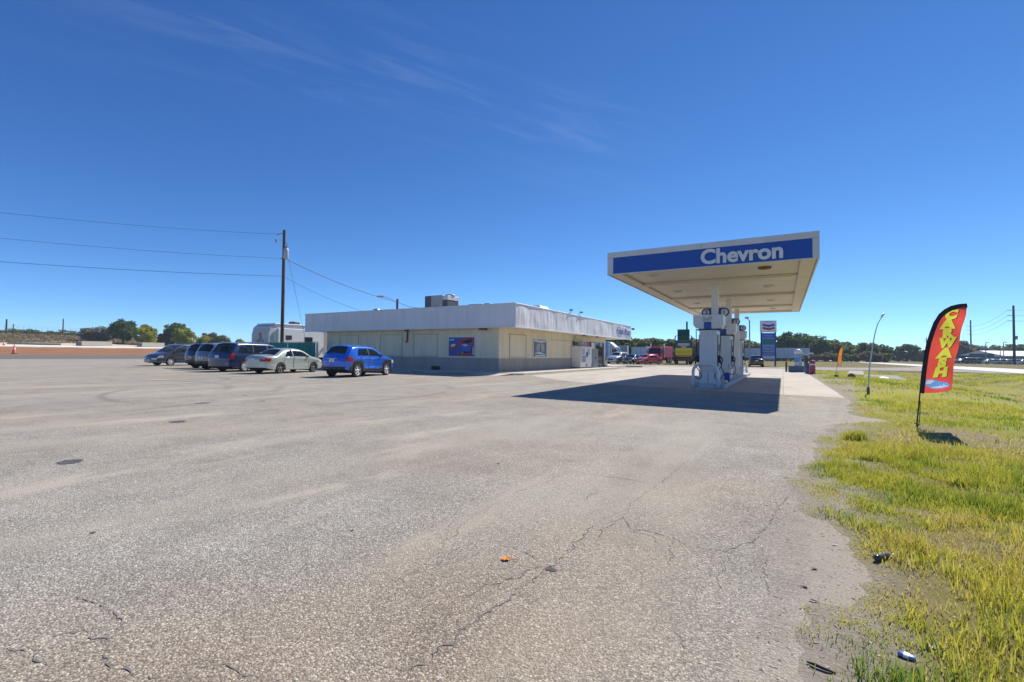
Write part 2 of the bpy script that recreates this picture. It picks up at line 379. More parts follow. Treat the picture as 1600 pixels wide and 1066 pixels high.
pd = MB(); pd.add([(1.72, 18.25, .004), (1.66, 57.6, .004), (-13.2, 57.6, .004), (-13.2, 24.6, .004), (-11.7, 22.8, .004), (-8.5, 20.2, .004), (-4, 19, .004), (0, 18.4, .004)], [tuple(range(8))])
tag(pd.build('concrete_forecourt', m_pad), kind='structure')
m_conc = M('pale_concrete', (.52, .48, .41), .85, var=.14, vs=1.2, bump=.15, bs=60, obj=False)
m_concg = M('grey_concrete', (.36, .35, .33), .88, var=.16, vs=1.0, bump=.2, bs=50, obj=False)
sw = MB(); sw.prism([(-36, 24.5), (-16.6, 24.5), (-14.9, 23.7), (-14.1, 23.9), (-13.75, 24.6), (-13.75, 43.4), (-14.2, 44.0), (-15.4, 44.4), (-15.4, 52), (-36, 52)], -.05, .115)
tag(sw.build('pavement', m_conc), kind='structure')
rp = MB(); rp.add([(-16.6, 24.5, .10), (-14.9, 23.7, .10), (-14.4, 22.6, .006), (-16.9, 22.9, .006)], [(0, 1, 2, 3)]); rp.add([(-14.9, 23.7, .10), (-14.1, 23.9, .10), (-14.4, 22.6, .006)], [(0, 1, 2)])
tag(rp.build('kerb_ramp', m_conc), kind='structure')

# cracks and stains belong to the lot surface
m_crk = M('crack_dirt', (.175, .16, .142), .95, var=.5, vs=40, obj=False)
def crack(pts, w, name='crack', sd=0, fork=0):
    rr = random.Random(sd); P = [Vector((*p, 0)) for p in pts]; Q = []
    for a, b_ in zip(P[:-1], P[1:]):
        n = max(2, int((b_-a).length/.022)); d = (b_-a); nrm = Vector((-d.y, d.x, 0)).normalized()
        for i in range(n): Q.append(a+d*i/n+nrm*rr.gauss(0, .0085)+nrm*.03*(vnoise(np.array([i*.35+sd*7]), np.array([sd]), 2)[0]-.5))
    Q.append(P[-1]); vs = []; fs = []
    for i, p in enumerate(Q):
        d = (Q[min(i+1, len(Q)-1)]-Q[max(i-1, 0)]); nrm = Vector((-d.y, d.x, 0)).normalized()
        k = w*.38*rr.uniform(.0, 1.4)*(.35+.9*float(vnoise(np.array([i*.12]), np.array([sd+.5]), 5)[0]))*min(1, .3+i*.2, .3+(len(Q)-1-i)*.2)/2
        vs += [(p.x+nrm.x*k, p.y+nrm.y*k, .003), (p.x-nrm.x*k, p.y-nrm.y*k, .003)]
        if i: fs.append((2*i-2, 2*i-1, 2*i+1, 2*i))
    MB().add(vs, fs).build(name, m_crk, lot)
def G(x, y):   # the traced crack points, given as ground positions
    return (x, y)
CR = [(0.022, [(0.044, 5.047), (-0.058, 4.466), (-0.086, 4.189), (-0.16, 3.838), (-0.174, 3.693), (-0.281, 3.499), (-0.33, 3.385), (-0.543, 3.334), (-0.713, 3.445), (-0.994, 3.452), (-1.104, 3.654), (-1.157, 3.275), (-1.117, 3.032)]), (0.016, [(-1.104, 3.654), (-1.142, 3.961), (-1.119, 4.41), (-1.063, 4.972), (-1.041, 5.936)]), (0.013, [(-1.118, 3.88), (-1.184, 3.655), (-1.224, 3.462)]), (0.02, [(-1.924, 4.712), (-1.548, 4.772), (-1.175, 4.757)]), (0.012, [(-0.713, 3.445), (-0.651, 3.205), (-0.618, 2.985)]), (0.013, [(-0.994, 3.452), (-0.806, 3.359), (-0.662, 3.199), (-0.638, 2.993)]), (0.028, [(-1.316, 1.356), (-1.308, 1.496), (-1.297, 1.653), (-1.3, 1.854), (-1.258, 2.083), (-1.257, 2.365), (-1.218, 2.628), (-1.233, 3.088), (-1.263, 3.357)]), (0.02, [(-1.476, 1.984), (-1.436, 2.167), (-1.351, 2.306), (-1.285, 2.585)]), (0.016, [(-2.006, 2.469), (-2.015, 2.659), (-2.108, 2.818)]), (0.016, [(-1.268, 2.596), (-1.395, 2.622), (-1.574, 2.681)]), (0.02, [(-3.267, 0.902), (-3.009, 0.954), (-2.776, 0.967), (-2.655, 0.922)]), (0.02, [(-2.832, 0.755), (-2.786, 0.84), (-2.622, 0.858), (-2.442, 0.819), (-2.41, 0.792), (-2.233, 0.857), (-2.086, 0.897)]), (0.02, [(-2.908, 0.603), (-2.775, 0.671), (-2.571, 0.67), (-2.596, 0.612)]), (0.014, [(-4.956, 1.001), (-5.119, 1.134)]), (0.012, [(-8.358, 1.772), (-7.501, 1.721), (-7.146, 1.667)]), (0.012, [(-7.153, 1.594), (-6.867, 1.555)]), (0.014, [(-1.414, 1.454), (-1.34, 1.453), (-1.266, 1.411)]), (0.012, [(-0.108, 7.318), (-0.065, 6.878), (0.037, 6.346)]), (0.013, [(-2.068, 4.781), (-2.08, 4.167), (-2.169, 3.683)]), (0.012, [(-1.513, 4.276), (-1.545, 4.019), (-1.526, 3.815)]), (0.014, [(-0.174, 3.693), (-0.089, 3.446), (-0.098, 3.137), (-0.06, 2.868)]), (0.012, [(-0.281, 3.499), (-0.343, 2.984), (-0.286, 2.766)]), (0.012, [(-7.97, 2.27), (-7.607, 2.186)]), (0.01, [(-8.503, 6.985), (-6.893, 6.604), (-6.317, 7.494)]), (0.012, [(-0.432, 2.302), (-0.388, 2.139), (-0.375, 1.936)]), (0.012, [(-2.4, 3.826), (-2.373, 3.169), (-2.006, 2.469)]), (0.012, [(-2.08, 0.974), (-1.99, 1.052), (-1.762, 1.105)])]
for k, (w, pts) in enumerate(CR): crack(pts, w, sd=k)
m_oil = M('oil_stain', (.085, .08, .076), .8, var=.55, vs=14, obj=False)
for k, (x, y, r) in enumerate(((-7.04, 1.95, .17), (-9.44, 4.06, .2), (-12.28, 5.81, .22), (-11.6, 6.9, .12), (-13.5, 7.5, .12), (-1.21, 2.53, .045), (-4.2, 1.3, .025), (-2.7, 2.3, .02), (-2.9, 4.6, .03))):
    rr = random.Random(k); n = 28; r *= .8
    MB().add([(x+r*rr.uniform(.6, 1.25)*cos(2*pi*i/n), y+r*rr.uniform(.5, 1.0)*sin(2*pi*i/n), .0035) for i in range(n)], [tuple(range(n))]).build('oil_stain', m_oil, lot)
m_stl = M('faded_stall_paint', (.50, .49, .46), .8, var=.2, vs=6, obj=False)
for x in (-30.2, -27.4, -24.6, -21.8, -19.0, -16.4):
    h = R(12); q = MB(); q.box((x+.5, 19.9, .004), (.09, 5.0, .003), 0, h); q.build('stall_line', m_stl, lot)
MB().box((-16.2, 17.2, .004), (4.6, .08, .003), 0, R(17)).build('stall_line', m_stl, lot)

# grass verge: fine terrain that laps over the asphalt edge and dips into a swale
vx = np.unique(np.concatenate([np.arange(-.9, 3.2, .05), np.arange(3.2, 19.0, .3)])); vy = np.unique(np.concatenate([np.arange(-12, 1, .3), np.arange(1, 20, .06), np.arange(20, 60.6, .3)]))
VX, VY = np.meshgrid(vx, vy)
def verge_z(x, y):
    d = x-edge_x(y)
    lip = (fbm(x*1.5, y*1.1, 5, 5)-.5)*.5 + (fbm(x*7, y*7, 9, 3)-.5)*.22
    notch = -.75*np.exp(-((y-12.1)/.55)**2)
    near = np.clip((17.9-y)/2, 0.15, 1)
    e = d+(lip+notch)*near
    z = np.clip(e*.09, -.06, .03)+np.where(e > 0, (fbm(x*2.2, y*2.2, 21)-.5)*.05*np.clip(e/.6, 0, 1), 0)
    sw_ = -.55*np.exp(-((x-10.5)/3.6)**2)*np.clip((y-4)/14, .35, 1)*np.clip((58.5-y)/8, 0, 1)
    far = -.012*np.clip(x-2.5, 0, 4)
    r = np.clip((x-15.5)/3, 0, 1)
    z = z+sw_+far*(1-r)
    z = np.where(y > 56.5, np.minimum(z, .0), z)
    return z, e
VZ, VE = verge_z(VX, VY)
m, t, b = newmat('verge_soil'); P = t.pos(); b.inputs['Roughness'].default_value = .95; b.inputs['Specular IOR Level'].default_value = .1
sep = t.new('ShaderNodeSeparateXYZ'); t.put(sep, 0, P)
f1 = t.noise(t.pos(14), 1, 8, .75); f2 = t.noise(t.pos((.9, .7, 1)), 1, 7, .62); f3 = t.noise(t.pos(55), 1, 4, .7)
soil = t.ramp(f3, [(.25, (.21, .18, .14)), (.55, (.33, .29, .235)), (.8, (.44, .39, .32))])
thatch = t.ramp(t.noise(t.pos(48), 1, 8, .8), [(.28, (.05, .05, .02)), (.45, (.15, .145, .035)), (.6, (.26, .235, .06)), (.78, (.36, .30, .15))])
brownp = t.ramp(f1, [(.25, (.15, .115, .065)), (.7, (.36, .285, .18))])
mid = t.ramp(f1, [(.25, (.17, .19, .028)), (.5, (.31, .31, .045)), (.75, (.42, .37, .09))])
ex = t.math('ADD', sep.outputs[0], t.math('MULTIPLY', sep.outputs[1], -.104))
cover = t.smooth(t.math('ADD', ex, t.math('MULTIPLY_ADD', f2, .9, -.45)), -.1, .4)
c = t.mix(cover, soil, t.mix(t.smooth(sep.outputs[1], 7, 16), thatch, mid))
c = t.mix(t.math('MULTIPLY', t.smooth(t.noise(t.pos((.30, .22, 1), off=(2, 7, 0)), 1, 7, .65), .48, .60), t.math('MULTIPLY', cover, .85)), c, brownp)
swl = t.math('MULTIPLY', t.smooth(t.math('ABSOLUTE', t.math('ADD', sep.outputs[0], -10.5)), 4.2, 1.2), t.smooth(t.noise(t.pos((.5, .25, 1)), 1, 7, .7), .40, .58)); c = t.mix(t.math('MULTIPLY', swl, .75), c, brownp)
c = t.mix(t.math('MULTIPLY', t.smooth(t.noise(t.pos((2.2, 1.6, 1), off=(9, 1, 0)), 1, 6, .65), .56, .66), t.math('MULTIPLY', cover, .6)), c, t.ramp(f3, [(.3, (.14, .105, .06)), (.7, (.30, .24, .15))]))
t.put(b, 'Base Color', c); t.put(b, 'Normal', t.bump(f1, .7, .03))
tag(gridmesh('grass_verge', VX, VY, VZ, m), kind='structure')

# ---- grass blades (one mass)
def blades(n, x0, x1, y0, y1, ln, wd, sd, dens, tuft=.0):
    r = np.random.default_rng(sd)
    y = r.uniform(y0, y1, n); xm = np.minimum(x1, .36*y+1.3) if y1 < 9 and x0 < 5 else np.full(n, float(x1)); x = x0+(xm-x0)*r.random(n)
    if tuft:   # gather part of them into tufts
        nt_ = max(1, int(n/tuft)); ty = r.uniform(y0, y1, nt_); tx = x0+((np.minimum(x1, .36*ty+1.3) if y1 < 9 and x0 < 5 else x1)-x0)*r.random(nt_); i = r.integers(0, nt_, n)
        x = tx[i]+r.normal(0, .05, n); y = ty[i]+r.normal(0, .05, n)
    z, e = verge_z(x, y)
    p = dens(x, y, e); k = r.random(n) < p
    x, y, z, e = x[k], y[k], z[k], e[k]; n = len(x)
    lush = fbm(x*.8, y*.8, 40)
    L = r.uniform(ln[0], ln[1], n)*(.45+1.1*lush)*np.clip(.4+e*.75, .4, 1.15)*np.interp(y, [2.6, 5, 8.5, 12], [.86, .55, .58, .8]); w = r.uniform(wd[0], wd[1], n)
    a = r.uniform(0, 2*pi, n); lean = np.abs(r.normal(.45, .3, n)); da = r.uniform(0, 2*pi, n)
    dx, dy = np.cos(da), np.sin(da); sx, sy = np.cos(a)*w/2, np.sin(a)*w/2
    h1 = L*.55*np.cos(lean*.6); o1 = L*.55*np.sin(lean*.6); h2 = h1+L*.45*np.cos(lean*1.6); o2 = o1+L*.45*np.sin(lean*1.6)
    V = np.zeros((n, 5, 3))
    V[:, 0] = np.stack([x-sx, y-sy, z-.01], 1); V[:, 1] = np.stack([x+sx, y+sy, z-.01], 1)
    V[:, 2] = np.stack([x+dx*o1+sx*.8, y+dy*o1+sy*.8, z+h1], 1); V[:, 3] = np.stack([x+dx*o1-sx*.8, y+dy*o1-sy*.8, z+h1], 1)
    V[:, 4] = np.stack([x+dx*o2, y+dy*o2, z+h2], 1)
    tint = np.clip((fbm(x*.6, y*.5, 60)-.5)*1.5+(fbm(x*2.6, y*2.6, 63, 3)-.5)*.9+.45+r.normal(.0, .15, n)+np.where(r.random(n) < .08, .35, 0), 0, 1)
    return V.reshape(-1, 3), n, tint
def bare(x, y):
    big = 1-np.clip((fbm(x*.33+2, y*.25+7, 77)-.49+.12*np.exp(-((x-10.5)/3.0)**2)+.05*np.exp(-((x-2.6)/1.2)**2-((y-9.5)/1.6)**2))/.10, 0, 1)*np.where(y < 9, np.where(x < .2*y, .25, .75), .9); clump = np.clip((fbm(x*3.1, y*2.6, 91, 3)-.38)*6, .07, 1)
    return big*clump
D1 = lambda x, y, e: np.clip((e-.05)/.35, 0, 1)*np.clip((fbm(x*1.3, y*1.3, 30)-.28)*4, .12, 1)*bare(x, y)
D2 = lambda x, y, e: np.clip((e-.02)/.3, 0, 1)*bare(x, y)
D3 = lambda x, y, e: np.clip((e+.16)/.3, 0, .8)*np.clip((fbm(x*2.6, y*2.6, 33)-.40)*7, 0, 1)
sets = [blades(210000, -.2, 6.2, .9, 8.5, (.05, .13), (.003, .0065), 1, D1), blades(60000, .2, 6.2, .9, 8.5, (.10, .26), (.003, .006), 2, D1, 70), blades(150000, -.3, 3, 1, 9, (.025, .055), (.0025, .005), 5, D3, 26),
        blades(150000, .2, 16, 8.5, 21, (.05, .12), (.006, .013), 3, D2), blades(90000, 1.2, 18.8, 21, 57, (.06, .15), (.015, .03), 4, D2), blades(30000, 5, 18.8, 1.5, 8.5, (.06, .16), (.006, .012), 6, D2)]
sets.append(blades(6000, .65, 1.25, 8.6, 9.2, (.16, .40), (.004, .008), 8, lambda x, y, e: np.exp(-((x-.95)**2+(y-8.9)**2)/.014)))
V = np.concatenate([s_[0] for s_ in sets]); n = sum(s_[1] for s_ in sets); T = np.concatenate([s_[2] for s_ in sets])
i = np.arange(n)*5
gm = leafmat('grass_blade', [(.13, .23, .035), (.27, .34, .04), (.47, .47, .055), (.58, .52, .075), (.54, .43, .18)], .55)
go = rawmesh('grass', V, [np.stack([i, i+1, i+2, i+3], 1), np.stack([i+3, i+2, i+4], 1)], gm, tint=np.concatenate([T, T]))
tag(go, kind='stuff')
# taller weeds at one spot of the edge
# ---------------------------------------------------------------- materials
m_cream = None
def blockwall(name, col, bw=.41, bh=.205, jo=.008, depth=.22):
    m, t, b = newmat(name); P = t.pos(); s = t.new('ShaderNodeSeparateXYZ'); t.put(s, 0, P)
    cv = t.new('ShaderNodeCombineXYZ'); t.put(cv, 0, t.math('ADD', s.outputs[0], s.outputs[1])); t.put(cv, 1, s.outputs[2])
    br = t.new('ShaderNodeTexBrick'); t.put(br, 'Vector', cv.outputs[0]); br.inputs['Scale'].default_value = 1
    br.inputs['Brick Width'].default_value = bw; br.inputs['Row Height'].default_value = bh; br.inputs['Mortar Size'].default_value = jo
    br.inputs['Color1'].default_value = (1, 1, 1, 1); br.inputs['Color2'].default_value = (.975, .975, .975, 1); br.inputs['Mortar'].default_value = (.88, .87, .86, 1)
    st = t.noise(t.pos((1.4, 1.4, .25)), 1, 7, .65); sp = t.noise(t.pos(7), 1, 5, .6)
    c = t.mix(1, tuple(col), br.outputs['Color'], 'MULTIPLY'); c = t.mix(1, c, t.ramp(st, [(.25, .80), (.6, 1.04)]), 'MULTIPLY')
    c = t.mix(1, c, t.ramp(sp, [(.3, .93), (.7, 1.04)]), 'MULTIPLY')
    # rusty drips below the soffit
    dr = t.math('MULTIPLY', t.smooth(t.noise(t.pos((3.2, 3.2, .15), off=(5, 5, 0)), 1, 5, .7), .55, .72), t.smooth(s.outputs[2], 2.2, 3.0))
    c = t.mix(t.math('MULTIPLY', dr, .45), c, (.38, .24, .09))
    t.put(b, 'Base Color', c); b.inputs['Roughness'].default_value = .75; t.put(b, 'Normal', t.bump(br.outputs['Fac'], -depth, .004))
    return m
m_cream = blockwall('cream_block_paint', (.80, .715, .51)); m_wains = blockwall('grey_block_paint', (.41, .365, .315))
def metalpanel(name, col, dirt=.35):
    m, t, b = newmat(name); st = t.noise(t.pos((2.2, 2.2, .12)), 1, 7, .72); gr = t.noise(t.pos(.6), 1, 5)
    c = t.mix(1, tuple(col), t.ramp(st, [(.3, 1-dirt), (.55, 1.0), (.8, 1.03)]), 'MULTIPLY'); c = t.mix(1, c, t.ramp(gr, [(.3, .92), (.7, 1.03)]), 'MULTIPLY')
    t.put(b, 'Base Color', c); b.inputs['Roughness'].default_value = .45; return m
m_fascia = metalpanel('white_fascia_metal', (.74, .73, .715), .14); m_white = M('white_paint', (.74, .73, .71), .5, var=.06, vs=1.5)
m_offw = M('off_white_metal', (.66, .645, .61), .5, var=.07, vs=1.2); m_soffit = M('soffit_cream', (.72, .66, .55), .6, var=.07, vs=.8)
m_grey = M('grey_metal', (.34, .34, .345), .5, .2, var=.12, vs=3); m_dgrey = M('dark_grey_metal', (.10, .10, .105), .55, .2, var=.15); m_black = M('black_rubber', (.018, .018, .019), .55)
m_blue = M('sign_blue', (.006, .07, .36), .4); m_navy = M('navy_blue', (.012, .045, .26), .45); m_red = M('sign_red', (.55, .02, .03), .45); m_ltblue = M('pale_blue', (.10, .30, .62), .5)
m_green = M('sign_green', (.02, .25, .09), .5); m_yel = M('sign_yellow', (.75, .72, .06), .5); m_org = M('safety_orange', (.75, .10, .025), .5, var=.1); m_rust = M('rusty_metal', (.20, .10, .04), .85, var=.4, vs=9)
m_glass, t, b = newmat('dark_glass'); b.inputs['Base Color'].default_value = (.012, .017, .02, 1); b.inputs['Roughness'].default_value = .04; b.inputs['Specular IOR Level'].default_value = .8
m_steel = M('galvanised_steel', (.52, .53, .54), .4, .7, var=.1, vs=6); m_wood = M('weathered_pole_wood', (.085, .062, .042), .85, var=.35, vs=(18, 18, .8), bump=.5, bs=40)
m_chrome = M('chrome', (.75, .75, .76), .15, 1.0); m_roofing = M('roof_gravel', (.32, .30, .28), .9, var=.2, vs=4)

# ---------------------------------------------------------------- store
st = thing('store_building', 'long low cream block shop with white metal fascia and a grey painted base', 'shop', (-24.6, 37, 0))
def L_(o):  # children are built in world numbers: shift them into the thing
    o.location = (-st.location.x, -st.location.y, -st.location.z); return o
WX0, WX1, WY0, WY1 = -33.2, -15.96, 25.2, 46.0
q = MB(); q.b2(WX0, WX1, WY0, WY0+.2, 1.0, 3.04); q.b2(WX1-.2, WX1, WY0+.2, 40.6, 1.0, 3.04); q.b2(WX0, WX0+.2, WY0+.2, WY1, 0, 3.04); q.b2(WX0+.2, WX1-.2, WY1-.2, WY1, 0, 3.04)
q.b2(WX1-.2, WX1, 40.6, WY1, 2.62, 3.04); q.b2(WX1-.2, WX1, 45.6, WY1, 0, 2.62)
L_(q.build('wall', m_cream, st))
q = MB(); q.b2(WX0, WX1+.004, WY0-.004, WY0+.2, 0, 1.0); q.b2(WX1-.2, WX1+.004, WY0+.2, 40.6, 0, 1.0)
L_(q.build('wall_base', m_wains, st))
FX0, FX1, FY0, FY1, FZ0, FZ1 = -35.2, -14.36, 24.5, 49.8, 3.03, 4.45
q = MB(); ys = np.arange(FY0+.06, FY1, .07); zs = np.linspace(FZ0, FZ1, 9); n = len(ys)
Yg, Zg = np.meshgrid(ys, zs); zz = (Zg-FZ0)/(FZ1-FZ0)
Dx = (fbm(Yg*1.6, Zg*.35, 11, 4)-.5)*.15*np.sin(pi*np.clip(zz*.9+.07, 0, 1))+(fbm(Yg*.45+9, Zg*.8, 12, 3)-.5)*.13
Dx += -.012*((Yg % 3.05) < .08)
V = [(FX1+float(d), float(y), float(z)) for d, y, z in zip(Dx.ravel(), Yg.ravel(), Zg.ravel())]
q.add(V, [(j*n+i, j*n+i+1, (j+1)*n+i+1, (j+1)*n+i) for j in range(8) for i in range(n-1)], True)
xs = np.arange(FX0, FX1+.06, .1); n = len(xs)   # shaded front: slightly wavy sheet
Xg, Zg = np.meshgrid(xs, zs); Dy = (fbm(Xg*.7, Zg*.4, 14, 3)-.5)*.012+.006*((Xg % 3.05) < .1)
V = [(float(x), FY0+float(d), float(z)) for d, x, z in zip(Dy.ravel(), Xg.ravel(), Zg.ravel())]
q.add(V, [(j*n+i, j*n+i+1, (j+1)*n+i+1, (j+1)*n+i) for j in range(8) for i in range(n-1)], True)
q.b2(FX0-.02, FX0+.03, FY0+.05, FY1, FZ0, FZ1); q.b2(FX0+.03, FX1-.1, FY1-.05, FY1, FZ0, FZ1)
L_(q.build('fascia', m_fascia, st))
q = MB(); q.b2(FX0-.03, FX1+.05, FY0-.05, FY0+.12, FZ1, FZ1+.06, .015); q.b2(FX1-.12, FX1+.05, FY0+.12, FY1+.02, FZ1, FZ1+.06, .015); q.b2(FX0-.03, FX1+.05, FY0-.03, FY0+.05, FZ0-.06, FZ0-.005); q.b2(FX1-.03, FX1+.05, FY0+.05, FY1, FZ0-.06, FZ0-.005)
q.b2(FX1-.02, FX1+.05, FY0-.05, FY0+.03, FZ0, FZ1)
L_(q.build('fascia_trim', m_white, st))
q = MB(); q.b2(FX0+.05, FX1-.04, FY0+.06, FY1-.06, FZ0+.012, FZ0+.04); L_(q.build('soffit', m_soffit, st))
q = MB(); q.b2(FX0+.05, FX1-.11, FY0+.13, FY1-.06, FZ1-.12, FZ1-.06); rf = L_(q.build('roof', m_roofing, st))
m_bt = M('board_trim', (.56, .49, .35), .75, var=.1)
def board(x0, x1, y0, y1, z0, z1, face):   # boarded up window painted over: sheet with battens round it
    q = MB(); w = .06; f = MB()
    if face == 'y':
        q.b2(x0, x1, y0-.018, y0, z0, z1)
        for a in ((x0, x0+w, z0, z1), (x1-w, x1, z0, z1), (x0+w, x1-w, z1-w, z1), (x0+w, x1-w, z0, z0+w)): f.b2(a[0], a[1], y0-.05, y0-.019, a[2], a[3], .004)
    else:
        q.b2(x0, x0+.018, y0, y1, z0, z1)
        for a in ((y0, y0+w, z0, z1), (y1-w, y1, z0, z1), (y0+w, y1-w, z1-w, z1), (y0+w, y1-w, z0, z0+w)): f.b2(x0+.019, x0+.05, a[0], a[1], a[2], a[3], .004)
    o = L_(q.build('boarded_window', m_cream, st)); f.build('frame', m_bt, o)
board(-26.87, -24.53, WY0, 0, 1.04, 2.68, 'y'); board(-23.4, -21.1, WY0, 0, 1.04, 2.68, 'y'); board(-31.6, -29.3, WY0, 0, 1.04, 2.68, 'y'); board(WX1, 0, 26.5, 28.84, 1.04, 2.68, 'x')
q = MB(); q.tube([(-23.98, WY0-.08, 2.98), (-23.98, WY0-.08, 2.2)], .05, 8); q.tube([(-23.98, WY0-.08, 2.22), (-24.0, WY0-.18, 2.06)], .055, 8); q.box((-24.05, WY0-.1, 2.96), (.35, .16, .1))
L_(q.build('downpipe', m_rust, st))
q = MB(); q.tube([(-16.9, WY0-.1, 3.0), (-16.9, WY0-.15, 2.85)], .06, 8); q.box((-17.25, WY0-.09, 2.93), (.5, .14, .1)); L_(q.build('floodlight', m_rust, st))
# storefront at the far end of the sunny side
q = MB(); q.b2(WX1-.12, WX1-.08, 40.7, 45.5, .12, 2.6); L_(q.build('shop_window', m_glass, st))
q = MB()
for y in (40.63, 41.9, 43.1, 44.3, 45.55): q.b2(WX1-.14, WX1+.02, y-.035, y+.035, .115, 2.62, .005)
for z in (.16, 2.58): q.b2(WX1-.13, WX1+.015, 40.67, 45.51, z-.04, z+.04)
L_(q.build('window_frame', m_steel, st))
d = L_(MB().b2(WX1+.0, WX1+.04, 43.15, 44.25, .13, 2.2).build('door', m_glass, st))
MB().b2(WX1+.05, WX1+.1, 43.3, 43.34, .9, 1.3).build('handle', m_steel, d)
for nm, y0, y1, z0, z1, mm in (('window_sign', 41.0, 41.75, 1.7, 2.5, m_red), ('window_sign', 41.0, 41.75, .3, 1.65, m_green), ('window_sign', 42.0, 43.0, 1.5, 2.5, m_white), ('window_sign', 40.7, 40.95, .4, 2.4, m_white)):
    L_(MB().b2(WX1-.07, WX1-.055, y0, y1, z0, z1).build(nm, mm, st))
for y in (38.2, 41.5):
    L_(MB().box((-15.2, y, 3.0), (.28, .28, .09), .02).build('soffit_light', m_dgrey, st))
m_fm = M('faded_sign_blue', (.13, .20, .45), .5)
for w_, y_ in (('Food', 45.75), ('Mart', 48.25)): text('lettering', w_, 1.0, m_fm, (FX1+.075-st.location.x, y_-st.location.y, 3.74), (R(90), 0, R(90)), st, .02, 0, sx=.95)
for i in range(9): L_(MB().b2(WX1, WX1+.02, 33.1+i*.5, 33.22+i*.5, 2.42, 2.54).build('sign_stud', m_grey, st))

# posters fixed to the wall
def poster(label, face, a0, a1, z0, z1, build):
    if face == 'y': o = thing('wall_poster', label, 'poster', ((a0+a1)/2, WY0-.02, (z0+z1)/2), 0)
    else: o = thing('wall_poster', label, 'poster', (WX1+.02, (a0+a1)/2, (z0+z1)/2), R(90))
    w, h = abs(a1-a0), z1-z0
    MB().box((0, -.012, 0), (w, .024, h)).build('backing_board', m_white, o)
    build(o, w, h)
def pl(o, name, mat, poly, k):   # flat printed shape, layered a few mm in front
    MB().prism(poly, -.026-.003*k, -.0275-.003*k, 'y').build(name, mat, o)
def p_car(o, w, h):
    a, c = w/2-.06, h/2-.06
    pl(o, 'print', M('poster_blue', (.015, .075, .30), .35), [(-a, -c), (a, -c), (a, c), (-a, c)], 0)
    r_ = M('poster_red', (.42, .02, .035), .35)
    pl(o, 'red_stripe', r_, [(-a, -.05), (-.2, c*.45), (a*.2, c), (a, c), (a*.9, c*.62), (-.15, .12), (-a, -.3)], 1); pl(o, 'red_stripe', r_, [(-a, -c), (a*.1, -c*.72), (a, -c*.2), (a, -c*.78), (a*.1, -c), ], 1)
    pl(o, 'red_stripe', r_, [(a*.45, -.02), (a, .35), (a, .0)], 1)
    pl(o, 'car_picture', m_black, [(-.12, -.30), (.12, -.52), (.28, -.44), (.88, -.40), (.95, -.12), (.72, .02), (-.1, -.12)], 2)
    pl(o, 'car_picture', M('race_blue', (.02, .09, .42), .3), [(-.06, -.10), (.0, .14), (.38, .24), (.70, .08), (.90, -.14), (.72, -.36), (.30, -.30), (.06, -.42), (-.1, -.28)], 3)
    pl(o, 'car_picture', m_black, [(.02, .34), (.25, .40), (.85, .56), (.92, .36), (.60, .26), (.30, .22)], 4); pl(o, 'car_picture', M('poster_pale', (.45, .55, .75), .35), [(.03, .12), (.36, .20), (.62, .10), (.30, .02)], 4)
    pl(o, 'wheel_picture', m_yel, [(.05, -.50), (.18, -.46), (.20, -.38), (.08, -.42)], 5)
    pw = M('poster_white', (.65, .68, .72), .35)
    pl(o, 'logo_mark', pw, [(-.92, .12), (-.55, .2), (-.5, .08), (-.85, -.04)], 2); pl(o, 'logo_mark', pw, [(-1.0, .42), (-.62, .46), (-.62, .54), (-1.0, .50)], 2)
    pl(o, 'price_block', pw, [(a-.14, -c+.1), (a-.06, -c+.1), (a-.06, -.05), (a-.14, -.05)], 2)
poster('red and blue racing car poster on the shaded cream wall', 'y', -20.15, -17.84, 1.05, 2.46, p_car)
def p_grey(o, w, h):
    a, c = w/2-.08, h/2-.06; g = M('poster_slate', (.10, .12, .13), .4, var=.35, vs=5); pw = M('poster_grey_white', (.62, .62, .63), .4)
    pl(o, 'print', g, [(-a, -c), (a, -c), (a, c), (-a, c)], 0)
    pl(o, 'print_band', pw, [(-a*.9, c*.95), (a*.95, c*.95), (a*.95, c*.72), (.1, c*.60), (-a*.9, c*.72)], 1)
    pl(o, 'print_band', m_red, [(-a*.5, c*.88), (a*.8, c*.88), (a*.8, c*.80), (-a*.5, c*.80)], 2)
    pl(o, 'figure_picture', M('poster_mid', (.30, .31, .35), .4, var=.4, vs=6), [(-.7, -.25), (-.55, .3), (-.1, .38), (.0, .1), (.12, .4), (.6, .28), (.75, -.2), (.2, -.35)], 1)
    pl(o, 'figure_picture', m_dgrey, [(-.12, -.3), (-.02, .12), (.1, .12), (.2, -.3)], 2)
    pl(o, 'print_band', pw, [(-a, -c*.62), (-.2, -c*.45), (.3, -c*.55), (a, -c*.78), (a*.4, -c*.72), (-.1, -c*.68)], 1); pl(o, 'print_band', pw, [(-a*.75, -c*.95), (a*.8, -c*.95), (a*.8, -c*.80), (-a*.75, -c*.80)], 1)
poster('grey picture poster on the sunny cream wall beside the white ice chest', 'x', 29.86, 32.17, 1.05, 2.5, p_grey)

